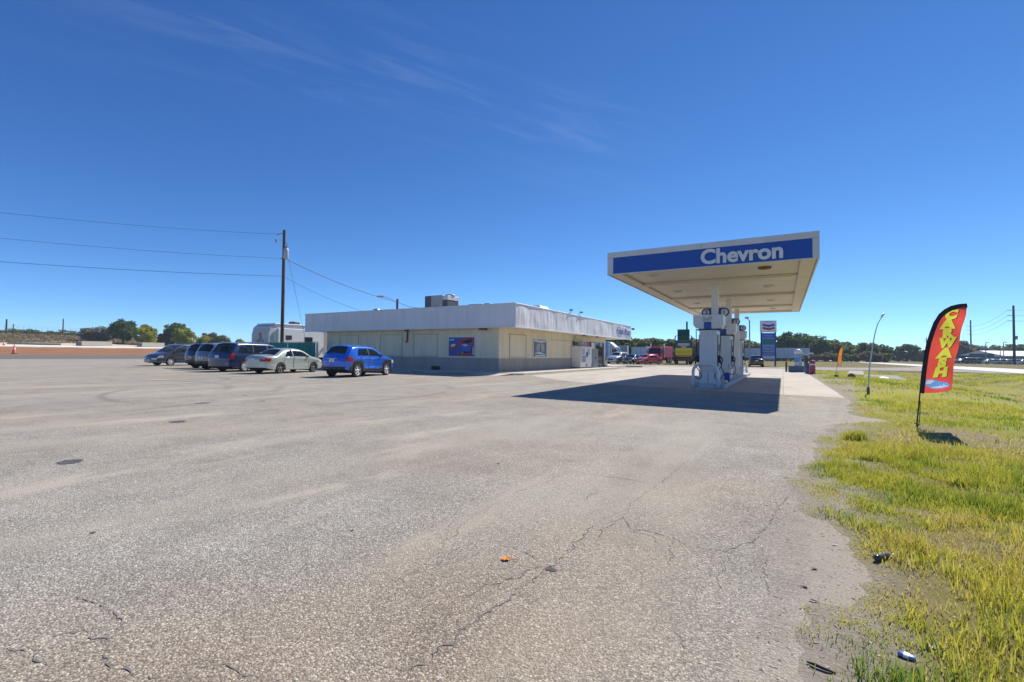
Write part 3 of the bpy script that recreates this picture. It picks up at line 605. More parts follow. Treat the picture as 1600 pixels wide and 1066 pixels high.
# roof units, vents
def ac(label, x, y, z, w, d, h, sticker):
    o = thing('rooftop_air_conditioner', label, 'air conditioner', (x, y, z), 0, 'air conditioners on the shop roof')
    MB().b2(-w/2-.1, w/2+.1, -d/2-.1, d/2+.1, 0, .14, .02).build('base_curb', m_dgrey, o)
    MB().b2(-w/2, w*.28, -d/2, d/2, .14, h, .03).build('casing', M('beige_grey_metal', (.40, .39, .36), .5, var=.1), o)
    q = MB(); q.b2(w*.282, w/2, -d/2+.04, d/2-.04, .16, h*.78)
    for i in range(9): q.b2(w*.282, w/2+.012, -d/2+.02, -d/2+.045, .2+i*h*.065, .23+i*h*.065)
    q.build('condenser_coil', m_dgrey, o)
    MB().b2(w*.282, w/2+.03, -d/2, d/2, h*.785, h*.97, .02).build('fan_deck', m_offw, o)
    q = MB(); q.lathe([(.36, h*.975), (.40, h*.98), (.40, h*1.04), (.36, h*1.04)], (w*.38, 0, 0), n=20); q.build('fan_ring', m_grey, o)
    MB().b2(-w/2-.012, -w/2*.45, -d/2-.012, -d/2+.1, .3, h-.02).build('access_panel', m_dgrey, o)
    if sticker:
        q = MB(); q.lathe([(.0, -d/2-.006), (.24, -d/2-.006), (.24, -d/2)], (0.0, 0, h*.42), 'y', 20); b_ = q.build('badge', M('badge_red', (.45, .06, .08), .5), o)
        MB().box((0, -d/2-.01, h*.42), (.22, .006, .1)).build('badge_mark', m_white, b_)
ac('big box air conditioner with a round red badge on the shop roof', -26.0, 31.5, 4.33, 2.5, 1.6, 2.0, True)
ac('lower pale air conditioner behind the one with the red badge', -24.3, 35.2, 4.33, 2.0, 1.4, 1.55, False)
o = thing('roof_vent', 'small turbine vent on the shop roof near the lamp post', 'vent', (-29.5, 27.2, 4.33))
MB().lathe([(.14, 0), (.14, .3)]).build('duct', m_grey, o); MB().lathe([(.14, .3), (.26, .38), (.3, .5), (.24, .62), (0, .68)], n=14).build('turbine', m_steel, o)
o = thing('roof_vent', 'low hooded vent on the roof above the sunny wall', 'vent', (-15.5, 30.0, 4.33))
MB().b2(-.3, .3, -.4, .4, 0, .35).build('duct', m_grey, o); MB().prism([(-.45, .35), (.45, .35), (.3, .52), (-.3, .52)], -.6, .7, 'y').build('hood', m_offw, o)
for k, (y, lab) in enumerate(((33.3, 'small floodlight on the fascia edge close to the hooded roof vent'), (35.0, 'small floodlight on the fascia edge farther from the roof vent'))):
    o = thing('floodlight', lab, 'light', (FX1-.1, y, FZ1+.02), 0, 'floodlights on the fascia edge')
    MB().tube([(0, 0, 0), (0, 0, .18), (.1, .08, .26)], .022, 8).build('bracket', m_dgrey, o)
    q = MB(); q.box((.16, .2*(1 if k else -1), .33), (.26, .34, .1), .02, .4); q.build('lamp_head', m_dgrey, o)
o = thing('floodlight', 'dark lamp at the far top corner of the white fascia', 'light', (FX1, FY1+.05, 4.2)); MB().tube([(-.1, 0, 0), (.12, .1, .03)], .025, 8).build('bracket', m_dgrey, o); MB().box((.16, .15, 0), (.3, .22, .2), .03).build('lamp_head', m_dgrey, o)

# ice chests and the things along the pavement
o = thing('ice_chest', 'big white two door ice chest standing against the sunny wall', 'ice chest', (-15.5, 38.35, .115))
MB().b2(-.45, .42, -1.3, 1.3, .08, 1.93, .03).build('cabinet', m_white, o); MB().b2(-.4, .4, -1.25, 1.25, 0, .08).build('plinth', m_dgrey, o)
for s_ in (-1, 1):
    d = MB().b2(.425, .475, min(0.02*s_, 1.24*s_), max(.02*s_, 1.24*s_), .42, 1.88, .012).build('door', m_white, o)
    MB().b2(.48, .53, .1*s_-.02, .1*s_+.02, 1.0, 1.4).build('handle', m_dgrey, d)
    MB().b2(.478, .483, .3*s_-.18, .3*s_+.6*s_-.2, 1.2, 1.75).build('sticker', M('sticker_grey', (.42, .42, .46), .5), d)
MB().b2(.478, .483, -1.1, -.25, .55, 1.1).build('sticker', M('sticker_green', (.25, .33, .28), .5), o)
text('lettering', 'ICE', .30, M('ice_red', (.5, .12, .14), .5), (.436, .1, .25), (R(90), 0, R(90)), o, .003, .012)
o = thing('gas_cylinder_cage', 'pale steel cage for gas bottles next to the white ice chest', 'cage', (-15.45, 40.6, .115))
MB().b2(-.4, .4, -.75, .75, .05, 1.75, .01).build('cabinet', M('cage_grey', (.46, .48, .48), .6, var=.1), o)
q = MB()
for i in range(9): q.b2(.405, .425, -.72+i*.17, -.70+i*.17, .1, 1.7)
for z in (.1, .9, 1.7): q.b2(.425, .44, -.75, .75, z-.02, z+.02)
q.build('grille', m_grey, o); MB().b2(.44, .47, -.05, .05, .8, 1.0).build('lock', m_black, o); MB().b2(-.38, .41, -.7, .7, 0, .05).build('plinth', m_dgrey, o)
MB().b2(.442, .446, -.6, .6, .12, .55).build('sign_panel', M('cage_blue_grey', (.25, .30, .34), .6), o)
o = thing('wall_air_conditioner', 'old window air conditioner above the ice chest', 'air conditioner', (-15.8, 39.0, 2.1)); MB().b2(-.15, .3, -.45, .45, 0, .42, .02).build('casing', m_offw, o)
q = MB()
for i in range(6): q.b2(.3, .312, -.4, .4, .05+i*.06, .075+i*.06)
q.build('grille', m_dgrey, o)
o = thing('junction_box', 'dark electric box on the wall above the ice chest', 'box', (-15.9, 37.6, 2.15)); MB().b2(-.06, .2, -.3, .3, 0, .3, .02).build('casing', m_dgrey, o); MB().tube([(.05, 0, .3), (.05, 0, .85)], .03, 8).build('conduit', m_grey, o)
o = thing('sand_bag', 'white sack lying by the shop door on the pavement', 'sack', (-15.1, 43.9, .115)); q = MB(); q.lathe([(0, 0), (.3, .02), (.36, .1), (.3, .2), (.1, .26), (0, .27)], n=14); q.build('sack', m_white, o)
for i, x in enumerate((-32.6, -29.85, -27.1, -24.35, -22.2, -19.4)):
    lab = ['wheel stop in front of the dark blue minivan', 'wheel stop on the minivan side of the green sedan', 'wheel stop in front of the pale green sedan', 'wheel stop between the green sedan and the blue SUV', 'wheel stop ahead of the blue SUV', 'wheel stop under the racing car poster'][i]
    tag(MB().prism([(-.11, 0), (.11, 0), (.07, .13), (-.07, .13)], -.9, .9, 'x').build('wheel_stop', m_concg, None, (x, 22.9, 0)), lab, 'wheel stop', 'concrete wheel stops before the shop')
tag(MB().prism([(-.11, 0), (.11, 0), (.07, .13), (-.07, .13)], -.9, .9, 'x').build('wheel_stop', m_concg, None, (-14.2, 50.5, 0)), 'short wheel stop beyond the far corner of the shop', 'wheel stop')
tag(MB().box((0, 0, .14), (.7, .18, .26), .05).build('drain_pipe', m_black, None, (-21.2, 25.08, .1)), 'dark vent box at the foot of the shaded wall', 'vent')

# ---------------------------------------------------------------- canopy
CX0, CX1, CY0, CY1, CZ0, CZ1 = -5.86, 1.0, 17.05, 36.6, 4.40, 5.27
cn = thing('fuel_canopy', 'flat white fuel canopy with a blue name band over the pump island', 'canopy', (-2.43, 26.8, 0))
def C_(o): o.location = (2.43, -26.8, 0); return o
q = MB(); q.b2(CX0, CX1, CY0, CY0+.05, 5.06, CZ1, .008); q.b2(CX0, CX0+.23, CY0, CY0+.05, CZ0, 5.055, .008); q.b2(CX1-.19, CX1, CY0, CY0+.05, CZ0, 5.055, .008)
q.b2(CX0, CX0+.05, CY0+.055, CY1-.055, CZ0, CZ1); q.b2(CX1-.05, CX1, CY0+.055, CY1-.055, CZ0, CZ1); q.b2(CX0, CX1, CY1-.05, CY1, CZ0, CZ1)
q.b2(CX0+.235, CX1-.195, CY0+.003, CY0+.05, CZ0, 4.435)
C_(q.build('fascia', m_offw, cn))
q = MB(); q.b2(CX0+.236, CX1-.196, CY0+.012, CY0+.05, 4.44, 5.055); C_(q.build('blue_band', m_blue, cn))
q = MB()
for x in (-2.45,): q.b2(x-.006, x+.006, CY0-.004, CY0, 5.06, CZ1)
C_(q.build('panel_joint', m_grey, cn))
q = MB(); q.b2(CX0+.06, CX1-.06, CY0+.06, CY1-.06, 4.52, 4.56); C_(q.build('soffit', m_soffit, cn))
q = MB(); q.b2(CX0+.055, CX1-.055, CY0+.06, CY1-.06, CZ1-.1, CZ1-.06); C_(q.build('roof', m_grey, cn))
q = MB(); q.b2(CX0+.06, CX0+.5, CY0+.06, CY1-.06, 4.43, 4.515, .01); q.b2(CX1-.5, CX1-.06, CY0+.06, CY1-.06, 4.43, 4.515, .01)
C_(q.build('gutter_pan', m_soffit, cn))
for y in (20.6, 26.4, 32.4):
    C_(MB().b2(CX0+.52, CX1-.52, y-.14, y+.14, 4.40, 4.512, .01).build('beam', m_soffit, cn))
C_(MB().b2(CX0+.52, CX1-.52, CY1-.35, CY1-.1, 4.42, 4.512, .01).build('beam', m_soffit, cn))
m_lens = M('lamp_lens', (.55, .54, .50), .3)
for x in (-4.5, -.55):
    for y in (18.6, 23.6, 29.6, 34.6):
        l = C_(MB().lathe([(0, 4.455), (.19, 4.46), (.22, 4.49), (.22, 4.515)], (x, y, 0), n=20).build('canopy_light', m_rust if (x > -1 and y < 20) else m_offw, cn))
        MB().lathe([(0, 4.447), (.14, 4.45), (.14, 4.458)], (x, y, 0), n=16).build('lens', m_rust if (x > -1 and y < 20) else m_lens, l)
for k, (y, cx_) in enumerate(((20.98, -2.46), (27.05, -2.50), (33.1, -2.58))):
    c_ = C_(MB().b2(cx_-.14, cx_+.14, y-.14, y+.14, .17, 4.40, .012).build('column', m_white, cn))
    for s_ in (-1, 1):
        q = MB(); x0, r = .14, .185; pts = [(s_*x0, -r), (s_*(x0+.22), -r)]+[(s_*(x0+.22+r*cos(a)), r*sin(a)) for a in np.linspace(-pi/2, pi/2, 13)][1:-1]+[(s_*(x0+.22), r), (s_*x0, r)]
        q.prism(pts, -.03, .03, 'y'); pn = q.build('number_sign', m_navy, cn, (cx_+2.43, y-26.8, 3.16))
        q = MB(); q.lathe([(0, -.034), (.135, -.034), (.135, -.031)], (s_*(x0+.21), 0, 0), 'y', 20); q.build('disc', m_white, pn)
        text('number', str(2*k+(1 if s_ > 0 else 2)), .23, m_black, (s_*(x0+.21), -.037, 0), (R(90), 0, 0), pn, .002, .006)
text('name_lettering', 'Chevron', .69, m_white, (-1.22+2.43, CY0-.012-26.8, 4.735), (R(90), 0, 0), cn, .016, .024, sx=1.02)

# ---------------------------------------------------------------- pump island and dispensers
IX0, IX1, IY0, IY1 = -3.22, -1.98, 20.05, 36.4
il = thing('pump_island', 'long raised concrete pump island with a pale steel edge', 'pump island', (-2.6, 28.2, 0))
q = MB(); q.b2(IX0+.012, IX1-.012, IY0+.012, IY1-.012, 0, .165); o = q.build('slab', M('island_concrete', (.40, .41, .42), .85, var=.15, vs=2, bump=.1), il); o.location = (2.6, -28.2, 0)
q = MB(); q.b2(IX0, IX1, IY0, IY0+.01, 0, .17); q.b2(IX0, IX1, IY1-.01, IY1, 0, .17); q.b2(IX0, IX0+.01, IY0+.01, IY1-.01, 0, .17); q.b2(IX1-.01, IX1, IY0+.01, IY1-.01, 0, .17)
q.b2(IX1-.01, IX1+.012, IY0, IY1, .12, .178, .004); q.b2(IX0, IX1, IY0-.012, IY0+.01, .12, .178, .004)
o = q.build('steel_edge', M('edge_steel', (.42, .46, .50), .5, .3, var=.2, vs=3), il); o.location = (2.6, -28.2, 0)
m_disp = M('dispenser_white', (.68, .69, .70), .4, var=.05, vs=2); m_hose = M('hose_black', (.015, .015, .016), .5); m_scr = M('screen_dark', (.03, .045, .06), .15)
def dispenser(y, label):
    o = thing('fuel_dispenser', label, 'fuel pump', (-2.64, y, .17), 0, 'fuel dispensers on the island')
    w, d = .335, .42
    MB().b2(-w-.02, w+.02, -d-.02, d+.02, 0, .5, .015).build('lower_cabinet', m_disp, o)
    MB().b2(-w, w, -d, d, .503, 2.22, .015).build('body', m_disp, o)
    q = MB()
    for i in range(1): q.b2(-.012, .012, -d-.035, -d-.02, .02, .46)
    q.build('panel_seam', M('seam_violet', (.30, .31, .42), .5), o)
    q = MB()
    for x in (-.22, -.11, .02, .15, .25): q.b2(x-.004, x+.004, -d-.006, -d, .52, 2.2)
    q.build('body_rib', M('rib_pale', (.50, .51, .53), .5), o)
    hw, z0, z1 = .57, 2.24, 2.83
    pts = [(-hw, z1), (-hw, z0+.26)]+[(-hw+.24-.24*cos(a), z0+.26-.24*sin(a)) for a in np.linspace(.2, pi/2, 7)]+[(hw-.24+.24*sin(a), z0+.26-.24*cos(a)) for a in np.linspace(0, pi/2-.2, 7)]+[(hw, z0+.26), (hw, z1)]
    MB().prism(pts, -d-.05, d+.05, 'y').build('head', m_disp, o)
    MB().b2(-w-.1, w+.1, -d-.02, d+.02, 2.205, 2.245).build('head_seal', m_black, o)
    MB().b2(-.15, .13, -d-.062, -d-.051, 2.26, 2.54).build('head_logo_panel', m_blue, o)
    text('head_lettering', 'Self', .24, m_grey, (-.03, -d-.056, 2.66), (R(90), 0, 0), o, .003, .004)
    for s_ in (-1, 1):
        p = MB().b2(min(s_*w, s_*(w+.035)), max(s_*w, s_*(w+.035)), -d+.06, d-.06, .62, 2.02, .01).build('side_panel', M('panel_slate', (.17, .21, .25), .4, var=.1), o)
        MB().b2(min(s_*(w+.036), s_*(w+.045)), max(s_*(w+.036), s_*(w+.045)), -.25, .25, 1.35, 1.7).build('display', m_scr, p)
        MB().b2(min(s_*(w+.036), s_*(w+.043)), max(s_*(w+.036), s_*(w+.043)), -.3, .3, .72, 1.2).build('grade_button_strip', m_ltblue, p)
        # nozzle in its boot near the front edge, hose from the head down and round
        nz = MB(); x = s_*(w+.10); yb = -d+.10
        nz.box((x-s_*.03, yb, 1.02), (.10, .12, .30), .02); nz.tube([(x, yb-.02, 1.1), (x+s_*.08, yb-.03, 1.06), (x+s_*.10, yb-.03, .92)], [.035, .03, .022], 8); nz.tube([(x+s_*.0, yb, .98), (x+s_*.09, yb-.01, .84)], .02, 8)
        nz.build('nozzle', m_black, o)
        hp = [(s_*(hw-.10), -d+.06, 2.26), (s_*(hw-.11), -d+.05, 1.7), (s_*(hw-.13), -d+.03, 1.15), (s_*(hw-.08), -d, .75), (s_*(hw+.0), -d-.02, .45), (s_*(hw-.10), -d-.02, .24), (s_*(hw-.28), -d-.03, .22), (s_*(hw-.30), -d-.02, .42), (s_*(w+.14), yb-.03, .7), (s_*(w+.17), yb-.03, .93)]
        P_ = [Vector(p_) for p_ in hp]; C2 = []
        for i in range(len(P_)-1):
            a, b_, c_, d_ = P_[max(i-1, 0)], P_[i], P_[i+1], P_[min(i+2, len(P_)-1)]
            for u in (0, .25, .5, .75): C2.append(.5*((2*b_)+(c_-a)*u+(2*a-5*b_+4*c_-d_)*u*u+(3*b_-a-3*c_+d_)*u**3))
        C2.append(P_[-1]); MB().tube(C2, .017, 7).build('hose', m_hose, o)
dispenser(20.62, 'white fuel dispenser at the near end of the island, behind the white hoop rail')
dispenser(26.35, 'white fuel dispenser in the middle of the island, beside the blue bin')
dispenser(34.05, 'white fuel dispenser at the far end of the island')
def hoop(y, label, facing=1):
    o = thing('guard_hoop', label, 'guard rail', (-2.7, y, 0), 0, 'white guard hoops at the island ends')
    w, h, r = .47, .98, .32
    pts = [(-w, 0, 0), (-w, 0, h-r)]+[(-w+r-r*cos(a), 0, h-r+r*sin(a)) for a in np.linspace(.25, pi/2, 6)]+[(w-r+r*sin(a), 0, h-r+r*cos(a)) for a in np.linspace(0, pi/2-.25, 6)]+[(w, 0, h-r), (w, 0, 0)]
    MB().tube(pts, .058, 12).build('bent_tube', m_white, o)
    q = MB()
    for s_ in (-1, 1): q.lathe([(.062, 0), (.085, .0), (.085, .33), (.062, .34)], (s_*w, 0, 0), n=14)
    q.build('base_sleeve', M('sleeve_grey', (.50, .55, .58), .6), o)
hoop(19.9, 'white bent tube guard hoop at the near end of the pump island'); hoop(36.55, 'white sunlit guard hoop at the far end of the pump island')
def bin_(x, y, label, mat):
    o = thing('squeegee_bin', label, 'bin', (x, y, .17), 0, 'bins on the pump island')
    o.scale = (.72,)*3; MB().prism([(-.14, 0), (.14, 0), (.17, .55), (-.17, .55)], -.15, .15, 'y').build('body', mat, o); MB().b2(-.18, .18, -.17, .17, .55, .80, .04).build('lid', m_offw, o)
    MB().tube([(.05, .02, .8), (.08, .05, 1.1)], .012, 6).build('squeegee_handle', m_black, o)
bin_(-2.16, 22.6, 'blue bin with a pale lid on the island beside the near dispenser', m_blue); bin_(-2.15, 30.6, 'white bin on the island before the far dispenser', m_white)
tag(MB().lathe([(0, 0), (.09, .005), (.085, .11), (.04, .12), (0, .12)], n=12).build('small_bucket', m_white, None, (-2.1, 21.35, .172)), 'small white tub on the pump island beside the near dispenser', 'tub')
# ---------------------------------------------------------------- cars
m_tyre = M('tyre_rubber', (.022, .022, .023), .8); m_rim = M('alloy_rim', (.62, .62, .63), .35, .25)
m_cglass, t, b = newmat('car_glass'); b.inputs['Base Color'].default_value = (.012, .018, .018, 1); b.inputs['Roughness'].default_value = .03; b.inputs['Specular IOR Level'].default_value = .9
tp = t.new('ShaderNodeBsdfTransparent'); tp.inputs[0].default_value = (.42, .52, .48, 1); mx = t.new('ShaderNodeMixShader'); mx.inputs[0].default_value = .5; t.l.new(b.outputs[0], mx.inputs[1]); t.l.new(tp.outputs[0], mx.inputs[2]); t.l.new(mx.outputs[0], t.n['Material Output'].inputs[0])
m_seat = M('seat_cloth', (.06, .06, .062), .9); m_trim = M('black_trim', (.02, .02, .022), .5)
m_tail = M('tail_lamp_red', (.42, .012, .015), .2); m_head = M('head_lamp', (.6, .62, .64), .12); m_plate = M('plate_white', (.62, .62, .60), .5); m_under = M('underbody_black', (.01, .01, .01), .9)
m_amber = M('amber_lamp', (.6, .16, .03), .25)
def paint(name, col, metal=.2, rough=.24): return M(name, col, rough, metal, coat=1.0, spec=.5, var=.06, vs=1.2)
def inpoly(p, poly):
    x, y = p; r = False; j = len(poly)-1
    for i in range(len(poly)):
        xi, yi = poly[i]; xj, yj = poly[j]
        if (yi > y) != (yj > y) and x < (xj-xi)*(y-yi)/(yj-yi)+xi: r = not r
        j = i
    return r
def wheel_meshes(r, w, style='alloy', mat=None):
    key = (r, w, style)
    if key in WM: return WM[key]
    t = MB(); rr = r*.72
    t.lathe([(rr, -w/2), (r*.93, -w/2), (r, -w*.34), (r, w*.34), (r*.93, w/2), (rr, w/2), (rr, -w/2)], (0, 0, 0), 'x', 28)
    q = MB(); q.lathe([(rr*1.0, -w*.42), (rr*.97, w*.40), (rr*.9, w*.46), (rr*.86, w*.36)], (0, 0, 0), 'x', 28); t.lathe([(rr*.95, w*.12), (0, w*.12)], (0, 0, 0), 'x', 28)
    n = 5 if style == 'alloy' else 9
    for k in range(n):
        a = 2*pi*k/n; wd = rr*(.2 if style == 'alloy' else .13)
        p = [(-wd, rr*.1), (wd, rr*.1), (wd*.8, rr*.92), (-wd*.8, rr*.92)]
        q.prism([(u*cos(a)-v*sin(a), u*sin(a)+v*cos(a)) for u, v in p], w*.2, w*.36, 'x')
    q.lathe([(rr*.24, w*.2), (rr*.22, w*.42), (0, w*.42)], (0, 0, 0), 'x', 14)
    WM[key] = (t, q); return WM[key]
WM = {}
def smoothpoly(pts, n, k):
    xs = np.array([p[0] for p in pts]); ys = np.array([p[1] for p in pts]); s = np.linspace(xs[0], xs[-1], n)
    y = np.interp(s, xs, ys); ker = np.hanning(2*k+3)[1:-1]; ker /= ker.sum()
    return s, np.convolve(np.pad(y, k, mode='edge'), ker, 'valid')
def car(name, label, cat, loc, rz, sp, col, group=None, rim=None, simple=False):
    """shell car: local +y forward, x across; profile in (s from the tail, z)"""
    o = thing(name, label, cat, loc, rz, group)
    L, Wd, H = sp['L'], sp['W'], sp['H']; body = col
    N = 46 if simple else 170; Mz = 9 if simple else 26; K = 6 if simple else 10
    s, zt = smoothpoly(sp['top'], N, 1 if simple else 2); zb = np.interp(s, *zip(*sp['bot'])); zbelt = np.interp(s, *zip(*sp['belt']))
    r = sp['r']; ra = r*1.16
    for ws in sp['wheels']:
        d = np.abs(s-ws); zz = np.where(d < ra, r+np.sqrt(np.maximum(ra*ra-d*d, 0)), 0); zb = np.maximum(zb, zz)
    tum = sp.get('tum', .24); e = np.maximum(0, (np.abs(s-L/2)-(L/2-.75))/.75); plan = 1-sp.get('nar', .16)*e**2.2
    J = np.linspace(0, 1, Mz)
    Zs = zb[:, None]+(zt-zb)[:, None]*J[None]
    low = np.clip((zbelt[:, None]-Zs)/np.maximum(.1, zbelt-.2)[:, None], 0, 1); hi = np.clip((Zs-zbelt[:, None])/max(.2, H-float(zbelt.mean())), 0, 1.2)
    Wx = Wd/2*plan[:, None]*(1-.05*low**2-.03*np.exp(-((low-.45)/.18)**2)*0-tum*hi**1.15)
    edge = np.clip(1-(zt[:, None]-Zs)/.07, 0, 1); Wx = Wx-.035*edge**2
    if not simple:
        Wx = Wx-.022*np.exp(-((Zs-.58)/.10)**2)+.012*np.exp(-((Zs-zbelt[:, None]+.09)/.05)**2)
        for nm_, pl_ in sp['side']:
            if nm_ != 'door': continue
            for (ax, az), (bx, bz) in zip(pl_, pl_[1:]+pl_[:1]):
                tt = np.clip(((s[:, None]-ax)*(bx-ax)+(Zs-az)*(bz-az))/max(1e-9, (bx-ax)**2+(bz-az)**2), 0, 1)
                Wx = np.where(np.hypot(s[:, None]-ax-tt*(bx-ax), Zs-az-tt*(bz-az)) < .014, Wx-.02, Wx)
    VS = []; id_ = {}
    for sd_ in (-1, 1):
        for i in range(N):
            for j in range(Mz):
                id_[(sd_, i, j)] = len(VS); VS.append((sd_*Wx[i, j], s[i]-L/2, Zs[i, j]))
    faces = {}   # region -> faces
    def put(reg, f): faces.setdefault(reg, []).append(f)
    def reg_side(sd_, y, z):
        for ri, rg in enumerate(sp['side']):
            if inpoly((y, z), rg[1]): return (rg[0], sd_, ri if rg[0] in ('window', 'door', 'pillar') else y < L/2)
        return ('body', 0, 0)
    for sd_ in (-1, 1):
        for i in range(N-1):
            for j in range(Mz-1):
                f = (id_[(sd_, i, j)], id_[(sd_, i+1, j)], id_[(sd_, i+1, j+1)], id_[(sd_, i, j+1)])
                ys_ = sum(Zs[a, b_] for a, b_ in ((i, j), (i+1, j), (i+1, j+1), (i, j+1)))/4
                put(reg_side(sd_, (s[i]+s[i+1])/2, ys_), f if sd_ > 0 else f[::-1])
    path = [(0, j) for j in range(Mz)]+[(i, Mz-1) for i in range(1, N)]+[(N-1, j) for j in range(Mz-2, -1, -1)]
    pp = [(s[i], Zs[i, j]) for i, j in path]; cr = sp.get('crown', .07); rows = []
    for k, (i, j) in enumerate(path):
        a = pp[max(0, k-2)]; b_ = pp[min(len(pp)-1, k+2)]; tx, tz = b_[0]-a[0], b_[1]-a[1]; ln = max(1e-6, hypot(tx, tz)); nx, nz_ = -tz/ln, tx/ln
        endk = abs(nx); c_ = cr*(1+1.2*endk)
        row = [id_[(-1, i, j)]]
        for u in range(1, K):
            uu = -1+2*u/K; w = Wx[i, j]; q = c_*(1-uu*uu)
            VS.append((uu*w, pp[k][0]+nx*q-L/2, pp[k][1]+nz_*q)); row.append(len(VS)-1)
        row.append(id_[(1, i, j)]); rows.append(row)
    for k in range(len(path)-1):
        zc = (pp[k][1]+pp[k+1][1])/2; sc_ = (pp[k][0]+pp[k+1][0])/2; wh = 'back' if k < Mz-1 else ('front' if k >= Mz-1+N-1 else 'top')
        for u in range(K):
            uc = -1+(2*u+1)/K; reg = ('body', 0, 0)
            for nm, w_, a, b_, u0, u1 in sp['rib']:
                v = sc_ if w_ == 'top' else zc
                if w_ == wh and a <= v <= b_ and u0 <= abs(uc) <= u1: reg = (nm, 0 if u0 < .05 else (1 if uc > 0 else -1), sc_ < L/2)
            put(reg, (rows[k][u], rows[k][u+1], rows[k+1][u+1], rows[k+1][u]))
    mats = dict(body=body, window=m_cglass if not simple else m_glass, windscreen=m_cglass if not simple else m_glass, rear_window=sp.get('rg', m_cglass) if not simple else m_glass, tail_light=m_tail, headlight=m_head, bumper=sp.get('bumper', body), grille=m_trim, sill_trim=m_trim, door=body, liftgate=body, pillar=m_trim, number_plate=m_plate, lower_grille=m_trim)
    for (nm, sd_, _), fs in faces.items():
        used = sorted({v for f in fs for v in f}); mp = {v: k for k, v in enumerate(used)}
        q = MB().add([VS[v] for v in used], [tuple(mp[v] for v in f) for f in fs], True); ob = q.build(nm, mats[nm], o)
    # underbody and seats block the view through
    MB().b2(-Wd*.40, Wd*.40, -L/2+.25, L/2-.25, .22, .62, .05).build('underbody', m_under, o)
    if not simple:
        zf = float(zbelt.mean())
        for sd_ in (-1, 1):
            q = MB(); yc = sp.get('seat', L*.50)-L/2; q.box((sd_*.38, yc+.2, .62), (.5, .5, .16), .05); q.prism([(yc-.1, .6), (yc+.06, .6), (yc-.12, zf+.12), (yc-.24, zf+.12)], sd_*.38-.23, sd_*.38+.23, 'x'); q.box((sd_*.38, yc-.2, zf+.22), (.26, .10, .18), .04); q.build('seat', m_seat, o)
        yc = sp.get('seat', L*.50)-L/2-.95; q = MB(); q.box((0, yc+.2, .62), (1.2, .5, .16), .05); q.prism([(yc-.1, .6), (yc+.06, .6), (yc-.12, zf+.08), (yc-.24, zf+.08)], -.6, .6, 'x'); q.build('rear_seat', m_seat, o)
        MB().box((0, sp['mirror'][0]-L/2+.22, zf-.12), (1.3, .45, .2), .06).build('dashboard', m_seat, o)
    for sd_ in (-1, 1):
        for ws in sp['wheels']:
            tq, rq = wheel_meshes(r, sp.get('tw', .2), sp.get('rimstyle', 'alloy'))
            x = sd_*(Wd/2-sp.get('tw', .2)/2-.025)
            wk = ('m', r, sp.get('tw', .2), sp.get('rimstyle', 'alloy'), rim and rim.name)
            if wk not in WM:
                a = tq.build('wheel', m_tyre, o, (x, ws-L/2, r)); b_ = rq.build('rim', rim or m_rim, a); WM[wk] = (a.data, b_.data)
            else:
                a = link('wheel', WM[wk][0], o, (x, ws-L/2, r)); b_ = link('rim', WM[wk][1], a)
            a.rotation_euler = (0, 0, 0 if sd_ > 0 else pi)
        if not simple:
            ms, mz = sp['mirror']; xw = float(np.interp(ms, s, Wx[:, Mz-1]))
            MB().box((sd_*(Wd/2-.02+.06), ms-L/2, mz), (.17, .11, .14), .04).build('mirror', sp.get('mirmat', body), o)
            for hs_, hz in sp['handles']: MB().box((sd_*(Wd/2*.985), hs_-L/2, hz), (.05, .17, .035), .012).build('door_handle', sp.get('hmat', body), o)
    if 'plate' in sp:
        w_, z_ = sp['plate']; yb = (-L/2-cr*2.05) if w_ < 0 else (L/2+cr*2.05)
        MB().box((0, yb, z_), (.32, .02, .17), .004).build('number_plate', m_plate, o)
    for ex in sp.get('extra', []): ex(o, L, Wd, H)
    return o
# spec of each kind of car
SEDAN = dict(L=4.55, W=1.76, H=1.43, r=.31, wheels=(1.02, 3.66), tum=.26, nar=.17,
    top=[(0, .78), (.05, .93), (.12, .98), (.72, 1.02), (1.25, 1.30), (1.55, 1.40), (2.1, 1.43), (2.6, 1.41), (2.95, 1.30), (3.45, .99), (4.2, .86), (4.45, .76), (4.55, .62)],
    bot=[(0, .36), (.5, .24), (4.1, .22), (4.55, .28)], belt=[(0, .88), (1, .95), (3.4, .93), (4.55, .72)],
    side=[('pillar', [(1.93, .99), (1.93, 1.35), (1.985, 1.35), (1.985, .99)]), ('window', [(1.28, .99), (1.58, 1.30), (1.82, 1.35), (1.92, 1.35), (1.92, .99)]), ('window', [(1.99, .985), (1.99, 1.35), (2.55, 1.34), (2.84, 1.24), (3.22, .98)]),
          ('tail_light', [(-.1, .70), (.30, .70), (.34, .90), (-.1, .92)]), ('headlight', [(4.15, .62), (4.7, .6), (4.7, .74), (4.2, .80)]), ('door', [(1.34, .40), (1.24, .62), (1.24, .97), (1.94, .97), (1.94, .30), (1.45, .30)]), ('door', [(1.98, .30), (1.98, .97), (3.20, .96), (3.20, .30)]), ('bumper', [(-.1, .30), (-.1, .62), (.62, .60), (.66, .30)]), ('bumper', [(3.98, .2), (3.98, .55), (4.7, .55), (4.7, .2)])],
    rib=[('rear_window', 'top', .74, 1.36, 0, .82), ('windscreen', 'top', 2.78, 3.42, 0, .86), ('tail_light', 'back', .70, .92, .62, 1), ('bumper', 'back', .2, .62, 0, 1), ('bumper', 'front', .2, .45, 0, 1), ('grille', 'front', .46, .60, 0, .4), ('headlight', 'front', .5, .63, .5, 1)],
    mirror=(3.1, 1.0), handles=((1.5, .86), (2.3, .86)), plate=(-1, .80))
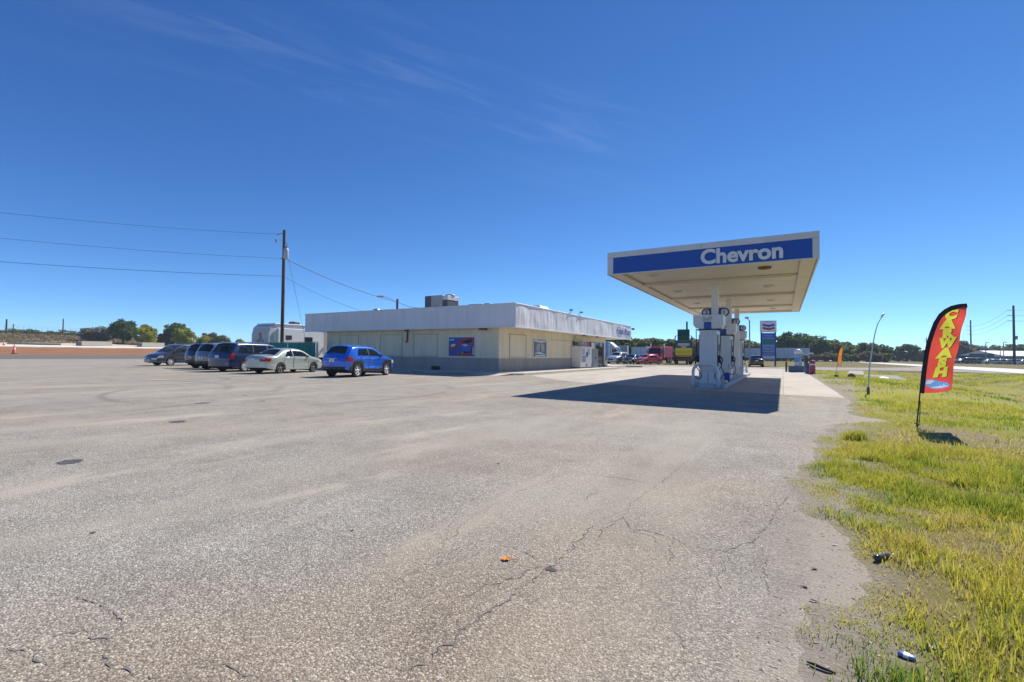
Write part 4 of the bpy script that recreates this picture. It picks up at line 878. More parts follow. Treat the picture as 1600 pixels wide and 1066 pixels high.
SUVC = dict(L=4.25, W=1.80, H=1.60, r=.345, wheels=(.80, 3.37), tum=.24, nar=.20, crown=.08,
    top=[(0, .80), (.04, 1.0), (.12, 1.12), (.40, 1.46), (.52, 1.56), (.9, 1.595), (1.7, 1.60), (2.2, 1.56), (2.5, 1.46), (3.05, 1.10), (3.5, 1.03), (3.95, .93), (4.15, .80), (4.25, .62)],
    bot=[(0, .42), (.4, .30), (3.9, .26), (4.25, .32)], belt=[(0, 1.02), (1, 1.06), (3.2, 1.02), (4.25, .8)],
    side=[('pillar', [(1.665, 1.10), (1.665, 1.50), (1.735, 1.50), (1.735, 1.10)]), ('window', [(.74, 1.13), (.86, 1.42), (1.0, 1.48), (1.66, 1.50), (1.66, 1.10)]), ('window', [(1.74, 1.095), (1.74, 1.50), (2.1, 1.47), (2.38, 1.36), (2.80, 1.07)]),
          ('sill_trim', [(.2, .2), (.2, .52), (.35, .60), (.45, .86), (.80, .86), (1.12, .86), (1.28, .60), (1.30, .44), (2.85, .44), (2.9, .62), (3.02, .86), (3.40, .88), (3.75, .86), (3.85, .55), (3.95, .42), (4.3, .42), (4.3, .2)]),
          ('tail_light', [(-.1, .86), (.40, .80), (.46, .98), (.2, 1.06), (-.1, 1.06)]), ('headlight', [(3.78, .70), (4.4, .66), (4.4, .82), (3.85, .88)]), ('door', [(1.30, .46), (1.12, .88), (.98, 1.0), (.98, 1.08), (1.68, 1.08), (1.68, .46)]), ('door', [(1.72, .46), (1.72, 1.07), (2.82, 1.05), (2.82, .46)])],
    rib=[('rear_window', 'top', .14, .46, 0, .80), ('liftgate', 'back', .66, 1.1, 0, .60), ('windscreen', 'top', 2.42, 3.02, 0, .86), ('tail_light', 'back', .84, 1.06, .62, 1), ('sill_trim', 'back', .2, .56, 0, 1), ('grille', 'front', .36, .56, 0, .6), ('headlight', 'front', .56, .66, .5, 1)],
    mirror=(2.72, 1.12), handles=((1.25, .98), (1.95, .97)), plate=(-1, .86), hmat=m_chrome)
def spoiler(o, L, W_, H): MB().prism([(-.62, 0), (.62, 0), (.58, .05), (-.58, .05)], -L/2+.22, -L/2+.56, 'y').build('roof_spoiler', o.children[0].data.materials[0] if o.children else m_trim, o).location = (0, 0, H-.075)
def chrome_strip(o, L, W_, H):
    MB().box((0, -L/2-.155, .965), (.62, .02, .03), .008).build('chrome_strip', m_chrome, o); MB().box((0, -L/2-.13, .52), (.42, .03, .06), .01).build('reflector', m_tail, o)
SUVC['extra'] = [chrome_strip]
VAN = dict(L=5.05, W=1.98, H=1.76, r=.335, wheels=(1.02, 4.05), tum=.20, nar=.14, crown=.06, tw=.21, rimstyle='multi',
    top=[(0, .72), (.04, 1.02), (.10, 1.12), (.50, 1.68), (.62, 1.73), (1.4, 1.765), (2.9, 1.75), (3.3, 1.68), (3.62, 1.50), (4.25, 1.06), (4.8, .90), (5.0, .76), (5.05, .62)],
    bot=[(0, .34), (.4, .26), (4.6, .22), (5.05, .28)], belt=[(0, 1.06), (3.9, 1.05), (5.05, .8)],
    side=[('pillar', [(2.705, 1.10), (2.705, 1.63), (2.79, 1.63), (2.79, 1.10)]), ('pillar', [(1.625, 1.12), (1.625, 1.64), (1.675, 1.64), (1.675, 1.12)]), ('window', [(.46, 1.13), (.74, 1.60), (1.62, 1.64), (1.62, 1.12)]), ('window', [(1.68, 1.12), (1.68, 1.64), (2.70, 1.63), (2.70, 1.10)]), ('window', [(2.80, 1.10), (2.80, 1.62), (3.2, 1.57), (3.55, 1.40), (3.88, 1.07)]),
          ('tail_light', [(-.1, .78), (.22, .78), (.30, 1.12), (-.1, 1.12)]), ('headlight', [(4.6, .66), (5.2, .6), (5.2, .76), (4.65, .84)]), ('door', [(1.50, .34), (1.42, .62), (1.42, 1.10), (2.72, 1.08), (2.72, .34)]), ('door', [(2.76, .34), (2.76, 1.07), (3.62, 1.05), (3.62, .34)]), ('bumper', [(-.1, .2), (-.1, .66), (.60, .64), (.66, .2)])],
    rib=[('rear_window', 'top', .13, .50, 0, .84), ('liftgate', 'back', .68, 1.12, 0, .66), ('windscreen', 'top', 3.55, 4.22, 0, .88), ('tail_light', 'back', .78, 1.12, .76, 1), ('bumper', 'back', .2, .66, 0, 1), ('grille', 'front', .46, .6, 0, .4), ('headlight', 'front', .5, .63, .5, 1), ('bumper', 'front', .2, .44, 0, 1)],
    mirror=(3.78, 1.16), handles=((2.6, .96), (2.95, .96)), plate=(-1, .93))
def roof_rack(o, L, W_, H):
    for s_ in (-1, 1): MB().tube([(s_*.66, -1.7, H+.02), (s_*.66, -1.6, H+.055), (s_*.66, .5, H+.05), (s_*.66, .6, H+.01)], .018, 6).build('roof_rail', m_trim, o)
VAN2 = dict(VAN); VAN['extra'] = [roof_rack]
VAN2['plate'] = (1, .45)
BIGSUV = dict(SUVC, L=4.6, W=1.86, H=1.74, r=.36, wheels=(.92, 3.66), bumper=None,
    top=[(0, .84), (.04, 1.05), (.10, 1.16), (.34, 1.62), (.46, 1.70), (1.2, 1.74), (2.3, 1.735), (2.65, 1.64), (3.2, 1.18), (3.6, 1.10), (4.3, 1.02), (4.5, .88), (4.6, .66)],
    side=[('window', [(.46, 1.18), (.64, 1.58), (1.2, 1.62), (1.2, 1.16)]), ('window', [(1.28, 1.15), (1.28, 1.62), (2.0, 1.62), (2.0, 1.13)]), ('window', [(2.08, 1.12), (2.08, 1.62), (2.45, 1.56), (2.95, 1.12)]), ('tail_light', [(-.1, .88), (.2, .88), (.24, 1.14), (-.1, 1.14)]), ('headlight', [(4.2, .76), (4.8, .7), (4.8, .9), (4.2, .94)])],
    rib=[('rear_window', 'top', .11, .36, 0, .8), ('liftgate', 'back', .7, 1.12, 0, .62), ('windscreen', 'top', 2.66, 3.16, 0, .86), ('tail_light', 'back', .86, 1.12, .7, 1), ('sill_trim', 'back', .2, .6, 0, 1), ('grille', 'front', .5, .7, 0, .5), ('headlight', 'front', .56, .7, .55, 1)],
    mirror=(2.85, 1.2), handles=((1.5, 1.02), (2.25, 1.0)), plate=(-1, .78), extra=[])
BIGSUV.pop('bumper'); BIGSUV['belt'] = [(0, 1.08), (3.3, 1.08), (4.6, .9)]
SED2 = dict(SEDAN, plate=(1, .42))
def heading(rz): return Vector((-sin(rz), cos(rz), 0))
def park(rear_axle_right, rz, sp):
    """centre of a car from where its right rear tyre stands"""
    h = heading(rz); rgt = Vector((h.y, -h.x, 0)); a = Vector((*rear_axle_right, 0))
    return a-rgt*(sp['W']/2-.12)+h*(sp['L']/2-sp['wheels'][0])
p_blue = paint('bright_blue_paint', (.012, .125, .62)); p_sage = paint('pale_sage_paint', (.42, .47, .42)); p_navy = paint('navy_paint', (.02, .035, .10)); p_bk = paint('black_paint', (.012, .013, .016))
p_gr = paint('grey_paint', (.20, .20, .21)); p_slate = paint('slate_navy_paint', (.045, .052, .075)); p_rd = paint('red_paint', (.55, .015, .03)); p_wh = paint('white_car_paint', (.66, .66, .66)); p_sil = paint('silver_paint', (.42, .43, .45))
A12 = R(12)
m_rimd = M('dull_rim', (.16, .15, .14), .6, .4, var=.2, vs=8)
car('parked_car', 'bright blue small SUV parked nose to the shaded shop wall', 'car', park((-19.0, 16.25), A12, SUVC), A12, SUVC, p_blue)
car('parked_car', 'pale sage green sedan parked beside the blue SUV', 'car', park((-25.1, 15.9), R(13), SEDAN), R(13), SEDAN, p_sage, rim=m_rimd)
car('parked_car', 'dark navy minivan with roof rails beside the green sedan', 'minivan', park((-28.8, 15.9), R(13), VAN), R(13), VAN, p_navy)
car('parked_car', 'grey SUV mostly hidden behind the navy minivan', 'car', park((-32.4, 16.6), R(13), BIGSUV), R(13), BIGSUV, p_gr)
car('parked_car', 'black SUV between the grey SUV and the slate minivan', 'car', park((-35.4, 17.3), R(13), BIGSUV), R(13), BIGSUV, p_bk)
car('parked_car', 'slate minivan parked nose out, farthest of the row from the shop', 'minivan', (-44.2, 19.25, 0), R(188), VAN2, p_slate)
# across the forecourt
car('parked_car', 'red sedan facing the forecourt beyond the shop', 'car', (-17.3, 69.2, 0), R(152), SED2, p_rd)
car('parked_car', 'black sedan between the white SUV and the red sedan', 'car', (-19.8, 69.4, 0), R(176), SED2, p_bk)
car('parked_car', 'white SUV with dark grille next to the semi tractor', 'car', (-22.0, 69.2, 0), R(170), dict(BIGSUV, plate=(1, .5)), p_wh)
car('parked_car', 'dark sedan seen from behind near the price sign', 'car', (-3.1, 69.0, 0), R(5), SEDAN, p_bk)
car('parked_car', 'silver car half hidden behind the black and red sedans', 'car', (-19.6, 75.5, 0), R(178), SED2, p_sil)

# ---------------------------------------------------------------- big vehicles
def wheelset(o, xs, ys, r, w, rim=m_rim):
    for x in xs:
        for y in ys:
            t = MB().lathe([(r*.6, -w/2), (r*.95, -w/2), (r, -w*.35), (r, w*.35), (r*.95, w/2), (r*.6, w/2)], (0, 0, 0), 'x', 20).build('wheel', m_tyre, o, (x, y, r))
            MB().lathe([(r*.6, w*.4), (r*.4, w*.2), (0, w*.25)], (0, 0, 0), 'x', 16).build('rim', rim, t); t.rotation_euler = (0, 0, 0 if x > 0 else pi)
def garbage_truck():
    o = thing('garbage_truck', 'green and orange front loader bin lorry seen from behind, its bin lifted', 'garbage truck', (-14.0, 78.5, 0), R(10.5))
    gg = M('truck_green', (.012, .085, .06), .5, var=.2, vs=2); oo = M('hi_vis_orange', (.85, .30, .03), .5, var=.12); yy = M('hi_vis_yellow', (.95, .70, .03), .5, var=.08); og = M('hi_vis_olive', (.68, .60, .05), .5)
    MB().b2(-1.25, 1.25, -4, 2.4, 1.0, 3.75, .12).build('body', gg, o)
    MB().b2(-1.2, 1.2, -4.12, -4.005, 1.15, 2.55, .03).build('tailgate', yy, o)
    MB().b2(-1.1, 1.1, -4.13, -4.122, 1.75, 2.1).build('stripe', og, o); MB().b2(-1.18, 1.18, -4.16, -4.122, 1.15, 1.45, .02).build('bumper_board', oo, o)
    MB().b2(-.85, .85, -4.06, -4.005, 2.85, 3.3, .02).build('pale_panel', M('pale_panel', (.5, .53, .58), .4), o)
    MB().b2(-.42, .42, -4.14, -4.08, 2.5, 2.85, .02).build('warning_sign', oo, o); MB().b2(-.3, .3, -4.15, -4.141, 2.55, 2.75).build('warning_mark', M('sign_cream', (.7, .6, .3), .5), o)
    MB().b2(-1.15, 1.15, -3.9, -3.6, .55, 1.0, .03).build('rear_frame', m_dgrey, o)
    for s_ in (-1, 1):
        MB().b2(s_*1.0-.12, s_*1.0+.12, -4.19, -4.165, 1.2, 1.38).build('tail_light', m_tail, o)
        MB().tube([(s_*1.32, 2.6, 1.2), (s_*1.32, 2.0, 3.4), (s_*1.3, 1.2, 4.4), (s_*1.15, .4, 4.6)], .09, 8).build('lift_arm', gg, o)
    MB().b2(-1.2, 1.2, 2.6, 4.6, .9, 3.0, .15).build('cab', gg, o); MB().b2(-1.1, 1.1, 4.605, 4.62, 1.8, 2.8).build('windscreen', m_glass, o)
    b_ = MB().prism([(-1.5, 3.8), (.6, 3.8), (.9, 4.5), (.75, 5.6), (-1.1, 5.6), (-1.6, 4.6)], -.92, .92, 'x').build('lifted_bin', M('bin_green', (.01, .11, .055), .5, var=.15), o)
    q = MB()
    for x in (-.6, 0, .6): q.b2(x-.04, x+.04, -1.66, -1.58, 4.3, 5.0)
    for z in (4.55,): q.b2(-.95, .95, -1.62, -1.55, z-.05, z+.05)
    q.build('bin_rib', gg, b_)
    wheelset(o, (-1.05, 1.05), (-2.6, -1.3, 3.6), .52, .45, m_dgrey)
    for s_ in (-1, 1): MB().b2(s_*1.2-.25, s_*1.2+.25, -3.45, -3.4, .25, .95).build('mud_flap', m_black, o)
garbage_truck()
def tractor(label, loc, rz, mat, sleeper, sl_mat, hoodmat):
    o = thing('truck_tractor', label, 'truck', loc, rz)
    MB().b2(-.45, .45, -3.6, 3.0, .62, .95).build('chassis', m_dgrey, o)
    MB().prism([(.6, .95), (1.95, .95), (1.95, 1.75), (1.62, 2.62), (.6, 2.75)], -1.15, 1.15, 'x').build('cab', mat, o)
    MB().prism([(1.95, .75), (3.45, .7), (3.55, 1.2), (3.4, 1.5), (1.95, 1.75)], -.95, .95, 'x').build('bonnet', hoodmat, o)
    for s_ in (-1, 1):
        MB().prism([(2.3, .75), (3.4, .7), (3.4, 1.1), (3.0, 1.3), (2.5, 1.25)], s_*.95 if s_ > 0 else -1.2, 1.2 if s_ > 0 else -.95, 'x').build('fender', hoodmat, o)
        MB().prism([(.85, 1.75), (1.85, 1.72), (1.58, 2.45), (.85, 2.45)], s_*1.155 if s_ > 0 else -1.165, 1.165 if s_ > 0 else -1.155, 'x').build('window', m_glass, o)
        MB().box((s_*.95, 3.48, 1.15), (.3, .12, .2), .03).build('headlight', m_head, o); MB().box((s_*1.35, 1.8, 2.0), (.2, .1, .5), .03).build('mirror', m_dgrey, o)
        MB().cyl((s_*1.2, .45, .9), (s_*1.2, .45, 3.4), .07).build('exhaust_stack', m_chrome, o)
    q = MB(); q.add([(-1.0, 1.968, 1.78), (1.0, 1.968, 1.78), (1.0, 1.66, 2.56), (-1.0, 1.66, 2.56)], [(0, 1, 2, 3)]); g_ = q.build('windscreen', m_glass, o)
    MB().b2(-.62, .62, 3.52, 3.57, .75, 1.38, .02).build('grille', m_dgrey, o); MB().b2(-1.18, 1.18, 3.5, 3.72, .4, .68, .05).build('bumper', M('bumper_dark', (.05, .05, .055), .4), o)
    if sleeper:
        MB().prism([(-1.0, .95), (.595, .95), (.595, 2.8), (.3, 3.7), (-1.0, 3.9)], -1.2, 1.2, 'x').build('sleeper', sl_mat, o)
        MB().prism([(.6, 2.76), (1.5, 2.68), (.9, 3.25), (.32, 3.72), (.6, 2.9)], -1.05, 1.05, 'x').build('roof_fairing', mat, o)
    MB().box((0, 1.5, 2.74), (1.7, .5, .1), .03).build('visor', mat, o)
    wheelset(o, (-1.05, 1.05), (-2.9, -1.6, 2.75), .5, .3)
    return o
m_tr = M('truck_red', (.55, .03, .07), .4, .1, var=.08); m_tb = M('truck_blue', (.16, .36, .68), .4, .1); m_tw = M('truck_white', (.70, .71, .73), .4)
o = tractor('red short-nosed lorry facing the forecourt beside the bin lorry', (-18.9, 82.5, 0), R(172), m_tr, False, m_tr, m_tr)
MB().b2(-1.2, 1.2, -3.7, .3, .98, 2.9, .05).build('load_body', m_tr, o); MB().b2(-.9, .9, 1.0, 1.2, 2.78, 2.95, .02).build('light_bar', m_amber, o)
tractor('white semi tractor with a tall pale blue sleeper beyond the shop corner', (-28.0, 83.0, 0), R(271), m_tw, True, m_tb, m_tw)
def trailer(label, loc, rz, L, H, mat, z0=1.1, group=None):
    o = thing('cargo_trailer', label, 'trailer', loc, rz, group)
    MB().b2(-L/2, L/2, -1.28, 1.28, z0, H, .04).build('box_body', mat, o)
    q = MB(); n = int(L/1.2)
    for i in range(n): q.b2(-L/2+.4+i*1.2, -L/2+.45+i*1.2, -1.30, -1.281, z0+.12, H-.12)
    q.build('side_rib', m_grey, o); MB().b2(-L/2, L/2, -1.31, -1.282, z0-.1, z0+.1).build('bottom_rail', m_steel, o); MB().b2(-L/2, L/2, -1.31, -1.282, H-.12, H).build('top_rail', m_steel, o)
    MB().b2(-L/2+.5, L/2-.5, -.5, .5, z0-.25, z0).build('frame', m_dgrey, o)
    for x in (L/2-2.0, L/2-3.2):
        for y in (-1.05, 1.05):
            t = MB().lathe([(.3, -.15), (.48, -.15), (.5, -.1), (.5, .1), (.48, .15), (.3, .15), (0, .1)], (0, 0, 0), 'y', 18).build('wheel', m_tyre, o, (x, y, .5))
    for y in (-.9, .9): MB().b2(-L/2+2.5, -L/2+2.6, y-.05, y+.05, 0, z0-.2).build('landing_leg', m_steel, o)
    return o
m_van = M('trailer_aluminium', (.50, .54, .60), .5, .1, var=.08, vs=1.5); m_van2 = M('trailer_white', (.62, .65, .69), .5, var=.06)
trailer('long silver trailer behind the price sign posts', (-10.2, 163, gz(0, 163)), R(0), 9.6, 4.0, m_van); trailer('second silver trailer ending beside the vacuum station', (.8, 158, gz(0, 158)), R(3), 11.6, 4.0, m_van)
trailer('white trailer half seen behind the price sign column', (-4.2, 171, gz(0, 171)), R(-2), 6.0, 4.0, m_van2)
trailer('grey box trailer beyond the white SUV', (-33.6, 104, 0), R(10), 5.6, 3.5, M('trailer_grey', (.36, .37, .37), .6, var=.1))
trailer('white box trailer behind the red sedan', (-27.0, 103, 0), R(-30), 4.6, 3.2, m_van2)
# travel trailer behind the green fence
o = thing('travel_trailer', 'big white fifth wheel camper standing behind the green fence', 'camper', (-43.0, 30.2, 0), 0)
rvw = M('camper_white', (.74, .74, .73), .5, var=.06, vs=1); rvg = M('camper_grey', (.52, .51, .49), .5, var=.1)
MB().prism([(-5.0, 1.5), (-5.0, 2.9), (-4.85, 3.55), (-4.5, 3.86), (6, 3.80), (6, .7), (-3.2, .7), (-3.2, 1.5)], -1.4, 1.4, 'x').build('body', rvw, o)
MB().prism([(-5.02, 1.5), (-5.02, 2.9), (-4.87, 3.56), (-4.6, 3.80), (-4.5, 3.80), (-4.5, 1.5)], -1.405, 1.405, 'x').build('nose_cap', rvg, o)
q = MB(); q.prism([(-.5, 3.05), (.5, 3.05), (.2, 3.25), (-.2, 3.25)], -4.99, -4.97, 'y'); e_ = MB().prism([(-.15, 2.2), (.15, 2.3), (.3, 2.9), (.05, 3.1), (-.35, 2.95), (-.05, 2.7)], -5.035, -5.022, 'y').build('emblem', M('emblem_red', (.45, .16, .12), .5), o)
MB().prism([(-.8, 1.8), (-.2, 1.8), (-.15, 2.5), (-.3, 2.5), (-.7, 2.2)], -5.035, -5.022, 'y').build('emblem', M('emblem_teal', (.22, .35, .36), .5), o); MB().prism([(.2, 1.85), (.75, 1.8), (.6, 2.35), (.25, 2.4)], -5.035, -5.022, 'y').build('emblem', M('emblem_teal2', (.25, .33, .36), .5), o)
MB().b2(-1.5, 1.5, -4.5, 6.1, 3.86, 3.97, .04).build('roof_edge', m_white, o)
MB().b2(-.9, .1, -1.6, -.9, 3.97, 4.35, .08).build('roof_vent', m_dgrey, o); MB().lathe([(.62, 0), (.72, .1), (.6, .35), (.3, .45), (0, .47)], (.1, .6, 3.97), n=16).build('air_conditioner', m_white, o)
MB().b2(1.401, 1.60, -4.2, .8, 1.2, 3.5, .03).build('slide_out', rvw, o); w_ = MB().b2(1.605, 1.62, -1.4, -.5, 2.1, 2.75, .02).build('window', m_glass, o); MB().b2(1.62, 1.635, -1.45, -.45, 2.07, 2.1).build('frame', m_white, w_)
MB().b2(1.401, 1.45, 1.0, 3.6, 1.2, 3.55, .02).build('slide_out', M('camper_tan', (.40, .36, .29), .6, var=.1), o); MB().b2(1.451, 1.46, 1.5, 2.1, 2.0, 3.1).build('decal', M('decal_yellow', (.5, .42, .18), .5), o)
w_ = MB().b2(1.401, 1.42, 4.3, 5.7, 2.0, 3.05, .02).build('window', m_glass, o); MB().b2(1.42, 1.435, 4.95, 5.02, 2.02, 3.03).build('frame', m_trim, w_)
for x in (-1.15, 1.15):
    for y in (1.5, 2.5): MB().lathe([(.2, -.12), (.36, -.12), (.38, 0), (.36, .12), (.2, .12), (0, .1)], (0, 0, 0), 'x', 16).build('wheel', m_tyre, o, (x, y, .38))
for x in (-.9, .9): MB().b2(x-.06, x+.06, -4.0, -3.88, 0, 1.5).build('landing_leg', m_steel, o)
HAZE = .0004
# ---------------------------------------------------------------- fence, poles, wires
m_gf = M('green_screen_fabric', (.02, .24, .17), .8, var=.25, vs=1.4)
o = thing('screen_fence', 'green fabric privacy fence between the camper and the parked cars', 'fence', (-38, 24.3, 0))
q = MB(); n = 80; xs = np.linspace(-6.5, 4.6, n)
V = [(x, .05*sin(x*5.2)+.03*sin(x*13), z) for x in xs for z in (.08, 2.05)]; q.add(V, [(2*i, 2*i+2, 2*i+3, 2*i+1) for i in range(n-1)], True); q.build('fabric_panel', m_gf, o)
for x in np.linspace(-6.5, 4.6, 6): MB().cyl((x, .09, 0), (x, .09, 2.12), .035, 8).build('post', m_grey, o)
MB().cyl((4.75, 0, 0), (4.75, 0, 2.0), .09, 10).build('gate_post', m_white, o); MB().tube([(-6.5, .09, 2.1), (4.7, .09, 2.1)], .025, 6).build('top_rail', m_grey, o)
o = thing('street_sign', 'small sign on a thin pole seen edge on behind the green sedan', 'sign', (-36.2, 23.6, 0)); MB().cyl((0, 0, 0), (0, 0, 2.3), .03, 8).build('post', m_steel, o); MB().box((.12, 0, 2.45), (.5, .02, .4), 0, .9).build('sign_panel', M('sign_back', (.25, .17, .12), .6), o)

def pole(name, label, loc, h, r0, r1, cat='utility pole', group=None, mat=m_wood):
    o = thing(name, label, cat, loc, 0, group); MB().tube([(0, 0, -.3), (0, 0, h*.5), (0, 0, h)], [r0, (r0+r1)/2, r1], 12).build('pole', mat, o); return o
UP = Vector((-38.8, 24.75, 0)); UH = 12.3
o = pole('utility_pole', 'tall wooden utility pole with a grey transformer rising in front of the camper', UP, UH, .17, .12); o.rotation_euler = (0, R(-.5), 0)
t_ = MB().lathe([(0, 0), (.2, .01), (.22, .05), (.22, .85), (.2, .92), (.08, .98), (0, 1)], (0, 0, 0), n=16).build('transformer', M('transformer_grey', (.45, .47, .48), .4, .2), o, (.42, -.05, 9.6))
MB().tube([(0, 0, .98), (.02, 0, 1.12), (.05, 0, 1.2)], [.05, .07, .03], 8).build('bushing', m_dgrey, t_); MB().tube([(.02, 0, 1.16), (.1, .05, 1.35), (-.1, 0, 1.5), (-.36, 0, 1.3)], .015, 6).build('jumper_wire', m_black, t_)
MB().box((.2, -.03, 10.0), (.3, .06, .6), .01).build('transformer_bracket', m_grey, o)
MB().tube([(0, -.02, UH-.25), (-.95, -.1, UH-.3)], .035, 8).build('insulator_arm', m_dgrey, o); MB().tube([(0, -.02, UH-.95), (-.9, -.1, UH-.8), (-1.05, -.1, UH-.75)], .022, 6).build('fuse_arm', m_steel, o)
MB().lathe([(0, 0), (.05, .03), (.07, .15), (.12, .2), (.06, .24), (.1, .32), (.05, .38), (0, .42)], (-1.05, -.1, UH-1.05), n=10).build('fuse_cutout', m_grey, o)
MB().tube([(-.12, 0, 9.72), (-.5, -.05, 9.74)], .03, 6).build('insulator_arm', m_dgrey, o)
o = pole('lamp_pole', 'short wooden pole with a street lamp arm rising behind the shop roof', (-38.1, 38.2, 0), 7.45, .15, .12, 'street lamp')
MB().tube([(0, 0, 7.0), (-.5, -.35, 7.4), (-1.0, -.75, 7.65), (-1.25, -.95, 7.72)], .03, 8).build('lamp_arm', m_grey, o); MB().box((-1.5, -1.15, 7.7), (.85, .34, .16), .06, R(38)).build('lamp_head', m_grey, o)
def wire(label, a, b, sag, r=.014, mat=None, cat='cable', n=24, group=None, nm='overhead_wire'):
    a, b = Vector(a), Vector(b); q = MB(); q.tube([a.lerp(b, i/n)-Vector((0, 0, 4*sag*(i/n)*(1-i/n))) for i in range(n+1)], r, 6)
    ob = q.build(nm, mat or m_black); tag(ob, label, cat, group); return ob
E0 = Vector((-49.8, 4.4, 0)); m_wire = M('wire_grey', (.05, .055, .06), .5)
D0 = (E0-UP); E1 = UP+D0*1.35
wire('topmost of the three overhead wires running away from the tall utility pole', UP+Vector((-1.0, -.1, UH-.28)), E1+Vector((0, 0, 11.0)), .55, .011, m_wire, group='overhead wires by the tall pole')
wire('middle one of the three overhead wires at the tall utility pole', UP+Vector((-.5, -.05, 9.74)), E1+Vector((0, 0, 9.3)), .45, .011, m_wire, group='overhead wires by the tall pole')
wire('lowest of the three overhead wires at the tall utility pole', UP+Vector((-.14, 0, 8.1)), E1+Vector((0, 0, 7.5)), .4, .015, m_wire, group='overhead wires by the tall pole')
wire('thick service cable sagging from the transformer over the shop roof to the lamp pole', UP+Vector((.6, -.05, 9.5)), Vector((-38.0, 38.1, 7.1)), .35, .03)
wire('service cable from the lamp pole to the rooftop air conditioner', Vector((-38.0, 38.1, 7.1)), Vector((-26.4, 32.2, 5.6)), .45, .024)
wire('thin faint cable from the tall pole down to the shop roof', UP+Vector((.1, 0, 8.0)), Vector((-31.5, 30, 4.5)), .35, .012, m_wire)
wire('guy wire slanting from the transformer pole to the ground', UP+Vector((.5, .1, 9.5)), UP+Vector((2.2, 1.4, 0)), 0, .012, m_wire)

# ---------------------------------------------------------------- feather flags
def transcloth(name, col, tr=.55):
    m, t, b = newmat(name); P = t.pos((1, 1, 1)); c = t.mix(1, tuple(col), t.ramp(t.noise(t.pos(3), 1, 4), [(.3, .85), (.7, 1.08)]), 'MULTIPLY')
    b.inputs['Roughness'].default_value = .75; t.put(b, 'Base Color', c); tl = t.new('ShaderNodeBsdfTranslucent'); t.put(tl, 'Color', c); mx = t.new('ShaderNodeMixShader'); mx.inputs[0].default_value = tr
    t.l.new(b.outputs[0], mx.inputs[1]); t.l.new(tl.outputs[0], mx.inputs[2]); t.l.new(mx.outputs[0], t.n['Material Output'].inputs[0]); return m
m_fr = transcloth('flag_red_cloth', (.86, .105, .075)); m_fk = transcloth('flag_black_cloth', (.018, .018, .03), .15); m_fy = transcloth('flag_yellow_cloth', (.80, .78, .08)); m_fb = transcloth('flag_blue_cloth', (.16, .38, .80), .5); m_fw = transcloth('flag_pale_cloth', (.68, .70, .80), .5); m_fo = transcloth('flag_orange_cloth', (.85, .30, .04))
FB = Vector((2.11, 11.07, float(verge_z(np.array([2.11]), np.array([11.07]))[0][0])))
fl = thing('feather_flag', 'red feather flag reading CAR WASH in yellow on a black bent pole', 'flag', FB, R(30.7))
# local: x across (to the photo's right), y depth, z up; left edge curve of the sleeve
LE = [(.0, .0), (.05, .45), (.075, .645), (.115, 1.0), (.17, 1.40), (.215, 1.6), (.28, 1.80), (.36, 1.96), (.468, 2.10), (.57, 2.19), (.68, 2.255), (.82, 2.29), (.976, 2.305)]
def le(z): return float(np.interp(z, [p[1] for p in LE], [p[0] for p in LE]))
RE = [(.65, .70), (.68, .95), (.725, 1.25), (.785, 1.55), (.83, 1.72), (.885, 1.95), (.935, 2.15), (.972, 2.30)]
def re_(z): return float(np.interp(z, [p[1] for p in RE], [p[0] for p in RE]))
def wav(x, z): return .045*sin(z*3.1+.4)*(x-.1)+.03*sin(x*7+z*2.0)*(x)+.012*sin(z*9+x*5)*x*1.5
def wavS(u, z0): return 0
# the printed cloth: one fine grid, its faces shared out among the red panel, the letters and the printed pictures
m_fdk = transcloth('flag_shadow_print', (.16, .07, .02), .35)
nz, nx = 330, 112; vv = np.linspace(0, 1, nz+1)[:, None]; uu = np.linspace(0, 1, nx+1)[None]
zl, zr = .648+(2.298-.648)*vv, .705+(2.302-.705)*vv
xl = np.interp(zl, [p[1] for p in LE], [p[0] for p in LE])+.03; xr = np.maximum(np.interp(zr, [p[1] for p in RE], [p[0] for p in RE]), xl+.004)
GX = xl+(xr-xl)*uu; GZ = zl+(zr-zl)*uu-.02*np.sin(pi*uu)*(1-vv)
GY = .045*np.sin(GZ*3.1+.4)*(GX-.1)+.03*np.sin(GX*7+GZ*2.0)*GX+.012*np.sin(GZ*9+GX*5)*GX*1.5
cxm = (GX[:-1, :-1]+GX[1:, 1:])/2; czm = (GZ[:-1, :-1]+GZ[1:, 1:])/2; REG = np.zeros(cxm.shape, int)
def raster(tris, code):
    for (ax, az), (bx, bz), (cx, cz) in tris:
        d = (bz-cz)*(ax-cx)+(cx-bx)*(az-cz)
        if abs(d) < 1e-9: continue
        l1 = ((bz-cz)*(cxm-cx)+(cx-bx)*(czm-cz))/d; l2 = ((cz-az)*(cxm-cx)+(ax-cx)*(czm-cz))/d
        REG[(l1 >= 0) & (l2 >= 0) & (l1+l2 <= 1)] = code
def polytris(pl): return [(pl[0], pl[i], pl[i+1]) for i in range(1, len(pl)-1)]
letters = (('C', .688, 2.105, .31, .84), ('A', .630, 1.925, .31, 1.14), ('R', .602, 1.752, .30, 1.06), ('W', .570, 1.572, .30, .88), ('A', .530, 1.383, .31, 1.16), ('S', .476, 1.207, .30, 1.05), ('H', .442, 1.03, .30, 1.08))
LT = []
for k, (nm_, x, z, s_, sx) in enumerate(letters):
    t_ = text('letter', nm_, s_, m_fy, (0, 0, 0), (0, 0, 0), None, 0, .024); me = t_.data; me.calc_loop_triangles(); co = [(v.co.x, v.co.y) for v in me.vertices]
    LT.append([[(x+co[i][0]*sx+co[i][1]*.20, z+co[i][1]*.76+co[i][0]*.08) for i in tr.vertices] for tr in me.loop_triangles]); bpy.data.objects.remove(t_)
